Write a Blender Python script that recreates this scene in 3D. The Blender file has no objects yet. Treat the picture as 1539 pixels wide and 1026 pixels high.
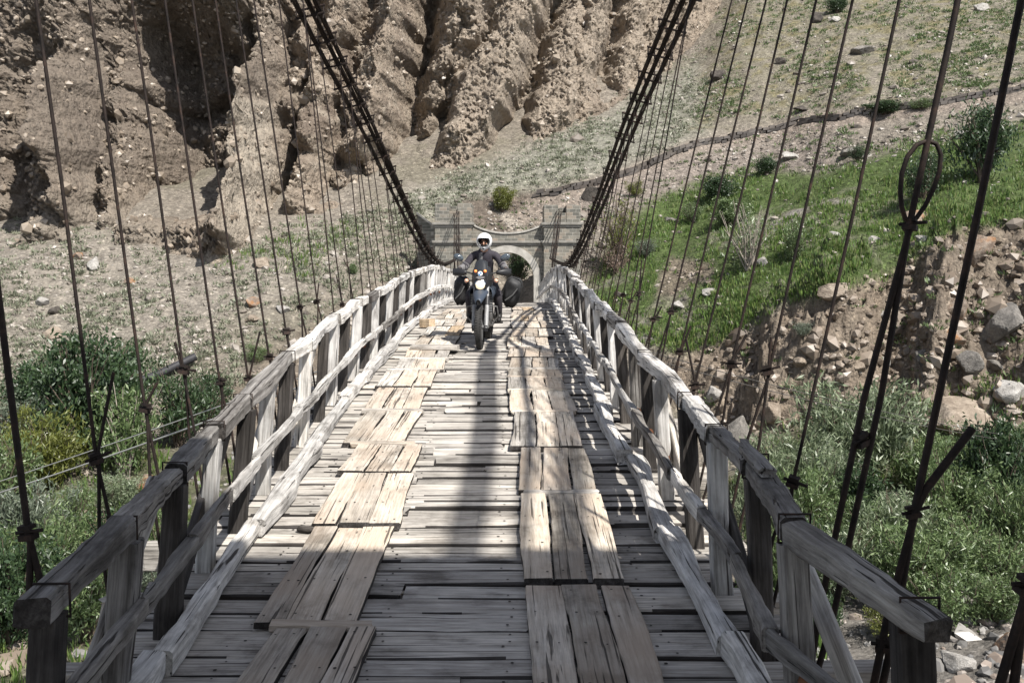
import bpy, bmesh, math, random
import numpy as np
from mathutils import Vector, Matrix, Quaternion

RN = random.Random(11)
NP = np.random.default_rng(11)
SC = bpy.context.scene
COL = SC.collection
CX, CZ, F, VX, HY = 0.4, 2.0, 1496.0, 775.0, 405.0      # camera place, focal length in photo pixels, vanishing point

# ------------------------------------------------------------------ small helpers
def link(o, parent=None):
    COL.objects.link(o)
    if parent is not None: o.parent = parent
    return o
def tag(o, label=None, cat=None, group=None, kind=None):
    if label: o['label'] = label
    if cat: o['category'] = cat
    if group: o['group'] = group
    if kind: o['kind'] = kind
    return o
def empty(name, loc=(0, 0, 0), rz=0.0):
    o = bpy.data.objects.new(name, None); o.empty_display_size = 0.2
    o.location = loc; o.rotation_euler = (0, 0, rz)
    return link(o)
def np_mesh(name, V, Fc, mats, smooth=False, midx=None, colors=None):
    """fast mesh from numpy arrays: V (n,3), Fc (m,k)"""
    V = np.asarray(V, dtype=np.float32); Fc = np.asarray(Fc, dtype=np.int32)
    me = bpy.data.meshes.new(name)
    m, k = Fc.shape
    me.vertices.add(len(V)); me.vertices.foreach_set('co', V.ravel())
    me.loops.add(m*k); me.loops.foreach_set('vertex_index', Fc.ravel())
    me.polygons.add(m); me.polygons.foreach_set('loop_start', np.arange(0, m*k, k, dtype=np.int32))
    me.polygons.foreach_set('loop_total', np.full(m, k, dtype=np.int32))
    for mt in (mats if isinstance(mats, (list, tuple)) else [mats]): me.materials.append(mt)
    if midx is not None: me.polygons.foreach_set('material_index', np.asarray(midx, dtype=np.int32))
    me.polygons.foreach_set('use_smooth', np.full(m, smooth, dtype=bool))
    if colors is not None:
        a = me.color_attributes.new('Col', 'FLOAT_COLOR', 'POINT')
        c = np.ones((len(V), 4), dtype=np.float32); c[:, :3] = colors
        a.data.foreach_set('color', c.ravel())
    me.update(calc_edges=True)
    return me
def np_obj(name, V, Fc, mats, parent=None, **kw):
    return link(bpy.data.objects.new(name, np_mesh(name, V, Fc, mats, **kw)), parent)

class MB:
    """collects faces of one mesh object"""
    def __init__(s): s.v = []; s.f = []; s.m = []; s.sm = []
    def add(s, vs, fs, mi=0, sm=False):
        o = len(s.v); s.v += [tuple(v) for v in vs]
        for f in fs: s.f.append(tuple(i+o for i in f)); s.m.append(mi); s.sm.append(sm)
        return s
    def box(s, c, d, M=None, mi=0):
        x, y, z = d[0]/2, d[1]/2, d[2]/2
        vs = [Vector((c[0]+a*x, c[1]+b*y, c[2]+e*z)) for e in (-1, 1) for a, b in ((-1, -1), (1, -1), (1, 1), (-1, 1))]
        if M is not None: vs = [M @ v for v in vs]
        return s.add(vs, [(0, 3, 2, 1), (4, 5, 6, 7), (0, 1, 5, 4), (1, 2, 6, 5), (2, 3, 7, 6), (3, 0, 4, 7)], mi)
    def tube(s, pts, r, n=8, mi=0, sm=True, cap=True):
        pts = [Vector(p) for p in pts]; k = len(pts)
        rs = r if isinstance(r, (list, tuple)) else [r]*k
        vs = []; up = None
        for i, p in enumerate(pts):
            t = (pts[min(i+1, k-1)]-pts[max(i-1, 0)]).normalized()
            if up is None: up = t.orthogonal().normalized()
            a = (up-t*up.dot(t)); a = a.normalized() if a.length > 1e-6 else t.orthogonal().normalized()
            up = a; b = t.cross(a)
            for j in range(n):
                q = 2*math.pi*j/n
                vs.append(p+(a*math.cos(q)+b*math.sin(q))*rs[i])
        fs = [(i*n+j, i*n+(j+1) % n, (i+1)*n+(j+1) % n, (i+1)*n+j) for i in range(k-1) for j in range(n)]
        s.add(vs, fs, mi, sm)
        if cap: s.add([vs[j] for j in range(n)][::-1], [tuple(range(n))], mi); s.add([vs[(k-1)*n+j] for j in range(n)], [tuple(range(n))], mi)
        return s
    def lathe(s, prof, c=(0, 0, 0), axis='z', n=24, mi=0, sm=True, M=None, close=False):
        """prof: (radius, height) pairs turned about an axis"""
        vs = []
        for r, h in prof:
            for j in range(n):
                q = 2*math.pi*j/n; a, b = r*math.cos(q), r*math.sin(q)
                v = {'z': (a, b, h), 'x': (h, a, b), 'y': (b, h, a)}[axis]
                v = Vector((v[0]+c[0], v[1]+c[1], v[2]+c[2])); vs.append(M @ v if M is not None else v)
        k = len(prof); R_ = k if close else k-1
        fs = [(i*n+j, i*n+(j+1) % n, ((i+1) % k)*n+(j+1) % n, ((i+1) % k)*n+j) for i in range(R_) for j in range(n)]
        return s.add(vs, fs, mi, sm)
    def grid(s, rows, mi=0, sm=True, closed=False):
        k, n = len(rows), len(rows[0]); vs = [v for r in rows for v in r]
        fs = [(i*n+j, i*n+(j+1) % n, (i+1)*n+(j+1) % n, (i+1)*n+j) for i in range(k-1) for j in range(n if closed else n-1)]
        return s.add(vs, fs, mi, sm)
    def mesh(s, name, mats):
        me = bpy.data.meshes.new(name); me.from_pydata(s.v, [], s.f)
        for mt in (mats if isinstance(mats, (list, tuple)) else [mats]): me.materials.append(mt)
        me.polygons.foreach_set('material_index', s.m); me.polygons.foreach_set('use_smooth', s.sm); me.update()
        return me
    def build(s, name, mats, parent=None):
        return link(bpy.data.objects.new(name, s.mesh(name, mats)), parent)
def fix_normals(o):
    bm = bmesh.new(); bm.from_mesh(o.data); bmesh.ops.recalc_face_normals(bm, faces=bm.faces); bm.to_mesh(o.data); bm.free(); return o
def bevel(o, w=0.006, seg=1):
    m = o.modifiers.new('bevel', 'BEVEL'); m.width = w; m.segments = seg; m.limit_method = 'ANGLE'; return o
def curve(nodes):
    """Catmull-Rom through (t, value) nodes"""
    T = np.array([n[0] for n in nodes], float); Y = np.array([n[1] for n in nodes], float)
    S = np.gradient(Y, T)
    def f(t):
        t = np.clip(np.asarray(t, float), T[0], T[-1]); i = np.clip(np.searchsorted(T, t)-1, 0, len(T)-2)
        h = T[i+1]-T[i]; u = (t-T[i])/h
        r = (2*u**3-3*u**2+1)*Y[i]+(u**3-2*u**2+u)*h*S[i]+(-2*u**3+3*u**2)*Y[i+1]+(u**3-u**2)*h*S[i+1]
        return r if r.ndim else float(r)
    return f

# ------------------------------------------------------------------ noise in numpy
_G = NP.normal(size=(4096, 3)); _G /= np.linalg.norm(_G, axis=1)[:, None]
def perlin(x, y, z=0.0):
    x, y, z = np.broadcast_arrays(np.asarray(x, float), np.asarray(y, float), np.asarray(z, float))
    xi, yi, zi = np.floor(x).astype(np.int64), np.floor(y).astype(np.int64), np.floor(z).astype(np.int64)
    fx, fy, fz = x-xi, y-yi, z-zi
    u, v, w = [t*t*t*(t*(t*6-15)+10) for t in (fx, fy, fz)]
    out = 0
    for a in (0, 1):
        for b in (0, 1):
            for c in (0, 1):
                h = ((xi+a)*73856093 ^ (yi+b)*19349663 ^ (zi+c)*83492791) & 4095
                g = _G[h]
                d = g[..., 0]*(fx-a)+g[..., 1]*(fy-b)+g[..., 2]*(fz-c)
                out = out+d*(u if a else 1-u)*(v if b else 1-v)*(w if c else 1-w)
    return out*1.5
def fbm(x, y, z=0.0, o=4, ridged=False):
    t = 0; a = 1.0
    for k in range(o):
        n = perlin(x*2**k+17.3*k, y*2**k-9.1*k, np.asarray(z)*2**k+3.7*k)
        t = t+a*((1-2*np.abs(n)) if ridged else n); a *= 0.5
    return t
def sstep(a, b, x):
    t = np.clip((x-a)/(b-a), 0, 1); return t*t*(3-2*t)

# ------------------------------------------------------------------ materials
MATS = {}
def nodes_of(name):
    m = bpy.data.materials.new(name); m.use_nodes = True; nt = m.node_tree
    b = nt.nodes['Principled BSDF']; b.inputs['Roughness'].default_value = 0.85; b.inputs['Specular IOR Level'].default_value = 0.2
    MATS[name] = m
    return m, nt, b
def nd(nt, t, **kw):
    n = nt.nodes.new(t)
    for k, v in kw.items():
        if k in n.inputs: n.inputs[k].default_value = v
        else: setattr(n, k, v)
    return n
def ramp(nt, fac, stops):
    r = nt.nodes.new('ShaderNodeValToRGB'); e = r.color_ramp.elements
    while len(e) < len(stops): e.new(0.5)
    for i, (p, c) in enumerate(stops): e[i].position = p; e[i].color = (*c, 1) if len(c) == 3 else c
    nt.links.new(fac, r.inputs[0]); return r.outputs[0]
def mix(nt, a, b, fac, mode='MIX'):
    n = nt.nodes.new('ShaderNodeMix'); n.data_type = 'RGBA'; n.blend_type = mode
    for k, v in ((0, fac), (6, a), (7, b)):
        if hasattr(v, 'links'): nt.links.new(v, n.inputs[k])
        else: n.inputs[k].default_value = v if k == 0 else ((*v, 1) if len(v) == 3 else v)
    return n.outputs[2]
def math_(nt, op, a, b=0.0):
    n = nt.nodes.new('ShaderNodeMath'); n.operation = op
    for k, v in ((0, a), (1, b)):
        if hasattr(v, 'links'): nt.links.new(v, n.inputs[k])
        else: n.inputs[k].default_value = v
    return n.outputs[0]
def noise(nt, vec, scale, detail=4, rough=0.6, out=0):
    n = nd(nt, 'ShaderNodeTexNoise'); n.inputs['Scale'].default_value = scale; n.inputs['Detail'].default_value = detail; n.inputs['Roughness'].default_value = rough
    if vec is not None: nt.links.new(vec, n.inputs['Vector'])
    return n.outputs[out]
def coords(nt, scale=(1, 1, 1), kind='Object', rnd=False):
    t = nt.nodes.new('ShaderNodeTexCoord'); mp = nt.nodes.new('ShaderNodeMapping'); mp.inputs['Scale'].default_value = scale
    nt.links.new(t.outputs[kind], mp.inputs['Vector'])
    if rnd:
        oi = nt.nodes.new('ShaderNodeObjectInfo'); mu = math_(nt, 'MULTIPLY', oi.outputs['Random'], 97.0)
        cb = nt.nodes.new('ShaderNodeCombineXYZ')
        for k in range(3): nt.links.new(mu, cb.inputs[k])
        nt.links.new(cb.outputs[0], mp.inputs['Location'])
        return mp.outputs[0], oi.outputs['Random']
    return mp.outputs[0]
def bump(nt, b, h, strength=0.5, dist=0.02):
    n = nt.nodes.new('ShaderNodeBump'); n.inputs['Strength'].default_value = strength; n.inputs['Distance'].default_value = dist
    nt.links.new(h, n.inputs['Height']); nt.links.new(n.outputs[0], b.inputs['Normal']); return n

def wood(name, dark, mid, light, crack=0.5, warm=None, var=0.35, ckw=0.0):
    """weathered timber, grain along local X"""
    m, nt, b = nodes_of(name); L = nt.links.new
    v, rnd = coords(nt, (1.1, 16, 16), rnd=True)
    v2, _ = coords(nt, (0.35, 22, 22), rnd=True); v4, _ = coords(nt, (0.8, 9, 9), rnd=True); v5, _ = coords(nt, (2.5, 60, 60), rnd=True)
    v3, _ = coords(nt, (2.2, 3.0, 3.0), rnd=True)
    g = noise(nt, v, 1.6, 7, 0.68); big = noise(nt, v3, 1.1, 5, 0.65); ck = math_(nt, 'MINIMUM', noise(nt, v2, 1.9, 3, 0.5), math_(nt, 'ADD', noise(nt, v4, 1.0, 4, 0.55), 0.045)); fg = noise(nt, v5, 1.0, 3, 0.6)
    c = ramp(nt, g, [(0.25, dark), (0.47, mid), (0.72, light)])
    c = mix(nt, c, ramp(nt, fg, [(0.35, (0.62, 0.61, 0.60)), (0.55, (1.05, 1.05, 1.05))]), 0.8, 'MULTIPLY')
    st = ramp(nt, big, [(0.33, (0.36, 0.345, 0.33)), (0.47, (0.85, 0.84, 0.83)), (0.66, (1.14, 1.13, 1.11))])
    c = mix(nt, c, st, 0.85, 'MULTIPLY')
    if warm: c = mix(nt, c, warm, ramp(nt, noise(nt, v3, 0.5, 2), [(0.42, (0, 0, 0)), (0.66, (0.7, 0.7, 0.7))]))
    lo = 1-var
    tone = ramp(nt, rnd, [(0.0, (lo, lo, lo*0.99)), (0.3, (0.82, 0.81, 0.80)), (0.65, (1, 1, 1)), (1.0, (1.12, 1.1, 1.06))])
    c = mix(nt, c, tone, 1.0, 'MULTIPLY')
    cm = ramp(nt, ck, [(0.325+ckw, (1, 1, 1)), (0.350+ckw, (0, 0, 0))])
    c = mix(nt, c, (0.03, 0.026, 0.023), mix(nt, (0, 0, 0), cm, crack))
    L(c, b.inputs['Base Color']); b.inputs['Roughness'].default_value = 0.8
    h = math_(nt, 'SUBTRACT', g, math_(nt, 'MULTIPLY', cm, 0.9))
    bump(nt, b, h, 0.8, 0.018)
    return m
wood('deck_wood', (0.30, 0.28, 0.255), (0.48, 0.455, 0.42), (0.66, 0.635, 0.60), 0.85, var=0.36)
wood('runner_wood', (0.38, 0.335, 0.285), (0.54, 0.49, 0.425), (0.68, 0.635, 0.575), 0.8, warm=(0.52, 0.42, 0.33), var=0.36, ckw=0.012)
wood('fresh_wood', (0.32, 0.22, 0.14), (0.54, 0.42, 0.29), (0.66, 0.54, 0.41), 0.4, var=0.15)
wood('pale_wood', (0.28, 0.27, 0.26), (0.58, 0.57, 0.555), (0.80, 0.79, 0.775), 0.9, var=0.25, ckw=0.02)
wood('grey_wood', (0.07, 0.066, 0.062), (0.21, 0.20, 0.19), (0.40, 0.39, 0.375), 0.95, var=0.2, ckw=0.03)  # also tones the nearest railing down, in place of shade
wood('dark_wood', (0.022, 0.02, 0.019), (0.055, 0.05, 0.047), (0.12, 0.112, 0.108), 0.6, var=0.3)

def simple(name, col, rough=0.6, metal=0.0, spec=0.3, nscale=None, namp=0.3, coat=0.0, rough_var=False):
    m, nt, b = nodes_of(name)
    b.inputs['Roughness'].default_value = rough; b.inputs['Metallic'].default_value = metal; b.inputs['Specular IOR Level'].default_value = spec
    b.inputs['Coat Weight'].default_value = coat
    if nscale:
        n = noise(nt, coords(nt), nscale, 5)
        lo = tuple(x*(1-namp) for x in col); hi = tuple(min(1, x*(1+namp)) for x in col)
        nt.links.new(ramp(nt, n, [(0.3, lo), (0.7, hi)]), b.inputs['Base Color'])
        bump(nt, b, n, 0.25, 0.01)
    else: b.inputs['Base Color'].default_value = (*col, 1)
    return m
m, nt, b = nodes_of('rusty_steel')
n_ = noise(nt, coords(nt, kind='Object'), 9, 6, 0.7)
nt.links.new(ramp(nt, n_, [(0.35, (0.013, 0.011, 0.010)), (0.55, (0.030, 0.022, 0.019)), (0.75, (0.075, 0.045, 0.032))]), b.inputs['Base Color'])
b.inputs['Metallic'].default_value = 0.3; b.inputs['Roughness'].default_value = 0.7; bump(nt, b, n_, 0.3, 0.005)
simple('rust_bolt', (0.17, 0.075, 0.04), 0.75, 0.2, nscale=40)
simple('bright_wire', (0.42, 0.42, 0.40), 0.5, 0.4)

def leaf_mat(name, cols, trans=0.3):
    m = bpy.data.materials.new(name); m.use_nodes = True; nt = m.node_tree; nt.nodes.clear(); L = nt.links.new
    out = nt.nodes.new('ShaderNodeOutputMaterial'); g = nt.nodes.new('ShaderNodeNewGeometry')
    c = ramp(nt, g.outputs['Random Per Island'], [(i/(len(cols)-1), k) for i, k in enumerate(cols)])
    d = nt.nodes.new('ShaderNodeBsdfDiffuse'); t = nt.nodes.new('ShaderNodeBsdfTranslucent'); mx = nt.nodes.new('ShaderNodeMixShader'); mx.inputs[0].default_value = trans
    gl = nt.nodes.new('ShaderNodeBsdfGlossy'); gl.inputs['Roughness'].default_value = 0.45; mg = nt.nodes.new('ShaderNodeMixShader'); mg.inputs[0].default_value = 0.05
    L(c, d.inputs[0]); L(c, t.inputs[0]); L(d.outputs[0], mx.inputs[1]); L(t.outputs[0], mx.inputs[2])
    L(mx.outputs[0], mg.inputs[1]); L(gl.outputs[0], mg.inputs[2]); L(mg.outputs[0], out.inputs[0])
    MATS[name] = m; return m
leaf_mat('leaf_dark', [(0.022, 0.042, 0.018), (0.04, 0.075, 0.03), (0.065, 0.105, 0.042)])
leaf_mat('leaf_mid', [(0.055, 0.088, 0.032), (0.11, 0.165, 0.06), (0.19, 0.245, 0.11)])
leaf_mat('leaf_light', [(0.095, 0.13, 0.065), (0.17, 0.215, 0.12), (0.28, 0.325, 0.21)], 0.35)
leaf_mat('leaf_yellow', [(0.075, 0.085, 0.016), (0.13, 0.15, 0.028), (0.19, 0.20, 0.05)], 0.35)
leaf_mat('leaf_grey', [(0.08, 0.105, 0.07), (0.135, 0.165, 0.115), (0.20, 0.235, 0.17)])
leaf_mat('sage_leaf', [(0.14, 0.15, 0.10), (0.21, 0.225, 0.155), (0.28, 0.295, 0.215)], 0.15)
leaf_mat('dry_sprig', [(0.16, 0.10, 0.085), (0.22, 0.15, 0.13), (0.14, 0.13, 0.07)], 0.15)
leaf_mat('grass_blade', [(0.042, 0.085, 0.016), (0.092, 0.165, 0.034), (0.145, 0.22, 0.054), (0.20, 0.205, 0.09)], 0.3)
simple('bark', (0.10, 0.078, 0.06), 0.9, nscale=14)
simple('pale_bark', (0.27, 0.235, 0.2), 0.9, nscale=14)
leaf_mat('rubble', [(0.11, 0.095, 0.08), (0.19, 0.165, 0.14), (0.25, 0.222, 0.19), (0.35, 0.32, 0.285)], 0.0)
leaf_mat('tan_rubble', [(0.10, 0.078, 0.058), (0.17, 0.136, 0.106), (0.22, 0.18, 0.142), (0.28, 0.24, 0.2)], 0.0)
leaf_mat('cliff_stone', [(0.13, 0.105, 0.082), (0.19, 0.155, 0.12), (0.24, 0.198, 0.155), (0.29, 0.245, 0.195)], 0.0)
leaf_mat('river_cobble', [(0.10, 0.097, 0.093), (0.18, 0.173, 0.165), (0.26, 0.25, 0.235), (0.21, 0.16, 0.125)], 0.0)

def rock_mat(name, lo, mid, hi, rusty=None):
    m, nt, b = nodes_of(name); v, rnd = coords(nt, rnd=True)
    a = noise(nt, v, 1.6, 7, 0.65); f = noise(nt, v, 9, 6, 0.7)
    c = ramp(nt, a, [(0.3, lo), (0.5, mid), (0.7, hi)])
    c = mix(nt, c, ramp(nt, f, [(0.3, (0.55, 0.54, 0.53)), (0.6, (1.05, 1.05, 1.05))]), 0.8, 'MULTIPLY')
    if rusty: c = mix(nt, c, rusty, ramp(nt, noise(nt, v, 0.9, 3), [(0.5, (0, 0, 0)), (0.66, (0.8, 0.8, 0.8))]))
    nt.links.new(c, b.inputs['Base Color']); bump(nt, b, f, 0.6, 0.08); return m
rock_mat('rock_grey', (0.09, 0.085, 0.078), (0.18, 0.168, 0.153), (0.27, 0.25, 0.225))
rock_mat('rock_tan', (0.15, 0.12, 0.092), (0.26, 0.215, 0.17), (0.37, 0.315, 0.255))
rock_mat('rock_pale', (0.22, 0.207, 0.19), (0.36, 0.343, 0.318), (0.48, 0.463, 0.435))
rock_mat('rock_rusty', (0.15, 0.11, 0.085), (0.24, 0.19, 0.15), (0.36, 0.31, 0.26), rusty=(0.30, 0.15, 0.065))
rock_mat('rock_dark', (0.035, 0.031, 0.028), (0.075, 0.066, 0.058), (0.13, 0.115, 0.10))

# ------------------------------------------------------------------ camera, sun, sky
cam = bpy.data.cameras.new('camera'); cam.lens = 35.0; cam.sensor_width = 36.0
cam.shift_x = -(VX-769.5)/1539.0; cam.shift_y = -(513.0-HY)/1539.0; cam.clip_end = 600
co = link(bpy.data.objects.new('camera', cam)); co.location = (CX, 0, CZ); co.rotation_euler = (math.radians(90), 0, 0)
SC.camera = co
SUN = Vector((0.5, -0.65, 1.0)).normalized()
sl = bpy.data.lights.new('sun', 'SUN'); sl.energy = 5.0; sl.angle = math.radians(0.53); sl.color = (1.0, 0.955, 0.89)
so = link(bpy.data.objects.new('sun', sl)); so.rotation_euler = SUN.to_track_quat('Z', 'Y').to_euler(); so.location = (20, -30, 60)
w = bpy.data.worlds.new('World'); SC.world = w; w.use_nodes = True
sk = w.node_tree.nodes.new('ShaderNodeTexSky'); sk.sky_type = 'NISHITA'; sk.sun_disc = False
sk.sun_elevation = math.asin(SUN.z); sk.sun_rotation = math.atan2(SUN.x, SUN.y); sk.altitude = 2500; sk.air_density = 0.8; sk.dust_density = 3.0; sk.ozone_density = 0.6
hs_ = w.node_tree.nodes.new('ShaderNodeHueSaturation'); hs_.inputs['Saturation'].default_value = 0.5; w.node_tree.links.new(sk.outputs[0], hs_.inputs['Color']); w.node_tree.links.new(hs_.outputs[0], w.node_tree.nodes['Background'].inputs[0]); w.node_tree.nodes['Background'].inputs[1].default_value = 0.125
SC.view_settings.view_transform = 'Standard'; SC.view_settings.look = 'None'; SC.view_settings.exposure = 0.74; SC.view_settings.gamma = 1.0

def X_of(px, d): return CX+(px-VX)/F*d
def Z_of(py, d): return CZ+(HY-py)/F*d
def P_of(px, py, d): return Vector((X_of(px, d), d, Z_of(py, d)))
# ================================================================== terrain: one sheet of river bed, banks and hillside
PROF = [  # column (bearing), ground height along it
 (-900, [(0, -6.6), (20, -6), (30, -4.5), (40, 0), (60, 10), (80, 22), (130, 50)]),
 (-150, [(0, -6.6), (20, -5.8), (30, -4.8), (37, -3.3), (45, 1.0), (56, 7.0), (75, 13), (130, 40)]),
 (0,    [(0, -6.6), (20, -5.6), (30, -4.9), (36.5, -3.9), (45, 0.8), (56, 6.0), (75, 12), (130, 40)]),
 (150,  [(0, -6.6), (20, -5.4), (30, -4.8), (36, -4.0), (45, 0.4), (56, 5.8), (75, 12), (130, 40)]),
 (310,  [(0, -6.6), (20, -5.4), (30, -4.8), (36, -3.9), (41, -1.4), (49, 2.4), (60, 7), (75, 12), (130, 40)]),
 (450,  [(0, -6.6), (20, -5.4), (30, -4.9), (37, -3.9), (42, -1.6), (50, 2.6), (60, 7), (75, 13), (130, 40)]),
 (600,  [(0, -6.6), (20, -5.5), (30, -5.0), (40, -3.4), (47, 0.0), (50, 1.4), (60, 7), (75, 13.5), (130, 40)]),
 (675,  [(0, -6.6), (20, -5.5), (38, -4.6), (46, -2.0), (49.4, -0.1), (52.5, 0.1), (55.5, 3.6), (62, 8.0), (70, 12), (130, 42)]),
 (760,  [(0, -6.6), (20, -5.5), (38, -4.6), (46, -2.0), (49.4, -0.1), (53.5, 0.1), (57.5, 5.0), (60, 6.6), (62, 8.4), (72, 13), (130, 43)]),
 (850,  [(0, -6.6), (20, -5.5), (38, -4.6), (45, -2.0), (49.4, 0.4), (53, 1.5), (56, 4.4), (59.5, 7.2), (61, 8.2), (72, 13), (130, 44)]),
 (1000, [(0, -6.6), (20, -5.6), (36, -5.1), (39, -4.4), (42, -1.2), (50, 2.4), (56, 4.8), (62, 8.6), (63, 9.7), (82, 17.8), (130, 44)]),
 (1150, [(0, -6.6), (20, -5.5), (34, -4.9), (36, -3.8), (41, 1.0), (50, 4.5), (60, 8.2), (63.6, 10.3), (64.6, 11.4), (88, 25.8), (130, 52)]),
 (1300, [(0, -6.6), (20, -5.4), (33, -4.6), (35, -3.5), (37, -0.8), (40, 2.1), (47, 5.2), (56, 8.6), (61, 11.2), (62, 12.3), (84, 24.8), (130, 54)]),
 (1450, [(0, -6.6), (20, -5.2), (31, -4.2), (33, -3.5), (37, 0.2), (42, 4.7), (48, 7.6), (56, 10.4), (59, 11.9), (60, 12.9), (80, 23.7), (130, 54)]),
 (1650, [(0, -6.6), (20, -5.0), (30, -3.9), (32, -3.0), (37, 1.2), (42, 5.4), (48, 8.0), (56, 11.4), (58, 13), (78, 24), (130, 54)]),
 (2600, [(0, -6.6), (20, -4.5), (30, -2.0), (37, 2.5), (48, 9.5), (58, 15), (78, 26), (130, 56)])]
_px = np.array([p[0] for p in PROF], float)
_dd = np.linspace(0, 130, 1301)
def _smooth(y):
    k = np.ones(9)/9; return np.convolve(np.pad(y, 4, mode='edge'), k, mode='valid')
_tab = np.array([_smooth(np.interp(_dd, [n[0] for n in p[1]], [n[1] for n in p[1]])) for p in PROF])
def poly_mask(px, py, pts, soft=10.0):
    """soft mask inside a closed outline"""
    px, py = np.asarray(px, float), np.asarray(py, float)
    inside = np.zeros(px.shape, bool); dist = np.full(px.shape, 1e9)
    n = len(pts)
    for i in range(n):
        (x0, y0), (x1, y1) = pts[i], pts[(i+1) % n]
        c = ((y0 > py) != (y1 > py)) & (px < (x1-x0)*(py-y0)/((y1-y0) if y1 != y0 else 1e-9)+x0)
        inside ^= c
        ex, ey = x1-x0, y1-y0; t = np.clip(((px-x0)*ex+(py-y0)*ey)/(ex*ex+ey*ey+1e-9), 0, 1)
        dist = np.minimum(dist, np.hypot(px-x0-t*ex, py-y0-t*ey))
    s = np.where(inside, dist, -dist)
    return sstep(-soft, soft, s)
SCARP = [(990, 545), (1060, 520), (1120, 500), (1190, 455), (1280, 425), (1350, 405), (1420, 345), (1540, 330), (1700, 320), (1700, 640), (1480, 650), (1330, 640), (1200, 640), (1100, 650), (1010, 610)]
SLIP = [(990, 410), (1010, 385), (1075, 395), (1070, 420), (1010, 445), (985, 445)]
def T_raw(x, y):
    """bare ground height, before fine roughness"""
    x, y = np.asarray(x, float), np.asarray(y, float)
    yy = np.clip(y, 0.5, 129.9); px = np.clip(VX+F*(x-CX)/yy, _px[0], _px[-1]-1e-6)
    j = np.clip(np.searchsorted(_px, px, side='right')-1, 0, len(_px)-2); u = (px-_px[j])/(_px[j+1]-_px[j]); u = u*u*(3-2*u)*0.6+u*0.4
    q = yy*10; k = np.clip(q.astype(int), 0, 1299); t = q-k
    A = _tab[j, k]*(1-t)+_tab[j, k+1]*t; B = _tab[j+1, k]*(1-t)+_tab[j+1, k+1]*t
    return A*(1-u)+B*u
def T(x, y):
    x, y = np.asarray(x, float), np.asarray(y, float)
    z = T_raw(x, y)
    yy = np.clip(y, 0.5, None); px = VX+F*(x-CX)/yy; py = HY-F*(z-CZ)/yy
    flat = 1-sstep(2.5, 4.0, np.abs(x-0))*1.0
    near_road = flat*sstep(48.0, 49.2, y)*(1-sstep(53, 54.5, y))
    sc = poly_mask(px, py, SCARP, 14)
    amp = 0.45*(1-near_road*0.9)
    z = z+amp*fbm(x*0.16, y*0.16, 2.2, 4)*sstep(14, 30, y)
    z = z+0.10*fbm(x*0.9, y*0.9, 5.1, 3)*(1-near_road*0.8)
    for c_, w_, a_ in ((1112, 34, -1.3), (1345, 38, -1.3), (1500, 40, -0.6), (1228, 46, 1.1), (1288, 26, 0.7), (1412, 22, 0.6), (1165, 16, 0.6), (1445, 20, -0.5)):
        z = z+sc*a_*np.exp(-((px+0.12*(py-520)-c_)/w_)**2)
    z = z+sc*(1.25*fbm(x*0.36+0.25*y, y*0.22, z*0.3, 4, True)-1.0+0.42*fbm(x*0.95, y*0.9, z*0.9, 4, True)+0.12*fbm(x*3.1, y*3, z*3, 2, True))
    return z
def rays(px, py, d0=9.0, d1=125.0, n=900, fn=T_raw):
    """where the line of sight through (px,py) meets the ground"""
    px, py = np.atleast_1d(np.asarray(px, float)), np.atleast_1d(np.asarray(py, float))
    hit = np.full(px.shape, np.nan); prev = np.full(px.shape, d0); todo = np.ones(px.shape, bool)
    for d in np.exp(np.linspace(math.log(d0), math.log(d1), n)):
        if not todo.any(): break
        i = np.where(todo)[0]
        z = fn(CX+(px[i]-VX)/F*d, np.full(len(i), d)); zr = CZ+(HY-py[i])/F*d
        h = z >= zr; hit[i[h]] = (d+prev[i[h]])/2; prev[i] = d; todo[i[h]] = False
    return hit
TREE = []
def on_ground(px, py):
    """points of the built ground on the lines of sight through photo pixels"""
    out = np.full((len(np.atleast_1d(px)), 3), np.nan); o = Vector((CX, 0, CZ))
    for i, (a, b_) in enumerate(zip(np.atleast_1d(px), np.atleast_1d(py))):
        dr = Vector(((a-VX)/F, 1.0, (HY-b_)/F)); h = TREE[0].ray_cast(o+dr*9, dr, 150)[0]
        if h is not None: out[i] = h
    return out

# cliff foot as seen along the hillside
TOE = [(-300, 300), (-100, 315), (0, 385), (60, 425), (105, 415), (150, 385), (195, 372), (235, 368), (270, 380), (310, 392), (352, 378), (395, 330), (430, 318), (470, 318), (520, 305), (580, 288), (640, 262), (700, 252), (770, 228), (830, 205), (900, 172), (960, 138), (1010, 100), (1045, 62), (1085, 2), (1110, -40), (1150, -120)]
GRASS = [(860, 470), (900, 400), (935, 340), (985, 300), (1060, 265), (1140, 255), (1230, 262), (1320, 235), (1400, 205), (1560, 180), (1700, 200), (1700, 320), (1540, 330), (1420, 350), (1340, 410), (1250, 440), (1170, 455), (1100, 505), (1030, 530), (960, 520), (900, 480)]
ROADCUT = [(740, 330), (760, 300), (840, 288), (890, 270), (960, 246), (1030, 215), (1160, 190), (1215, 170), (1300, 168), (1400, 152), (1560, 120), (1700, 100), (1700, 140), (1560, 152), (1400, 172), (1300, 188), (1160, 212), (1040, 232), (960, 275), (890, 320), (820, 345)]
LOWGREEN_L = [(-80, 620), (60, 600), (170, 640), (320, 700), (420, 640), (480, 700), (300, 1100), (-200, 1100)]
LOWGREEN_R = [(1090, 720), (1200, 640), (1330, 650), (1470, 650), (1700, 660), (1700, 860), (1500, 850), (1330, 845), (1250, 860), (1240, 1100), (1100, 1100)]
COBBLE = [(1210, 870), (1330, 855), (1560, 870), (1700, 870), (1700, 1150), (1210, 1150)]

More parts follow.
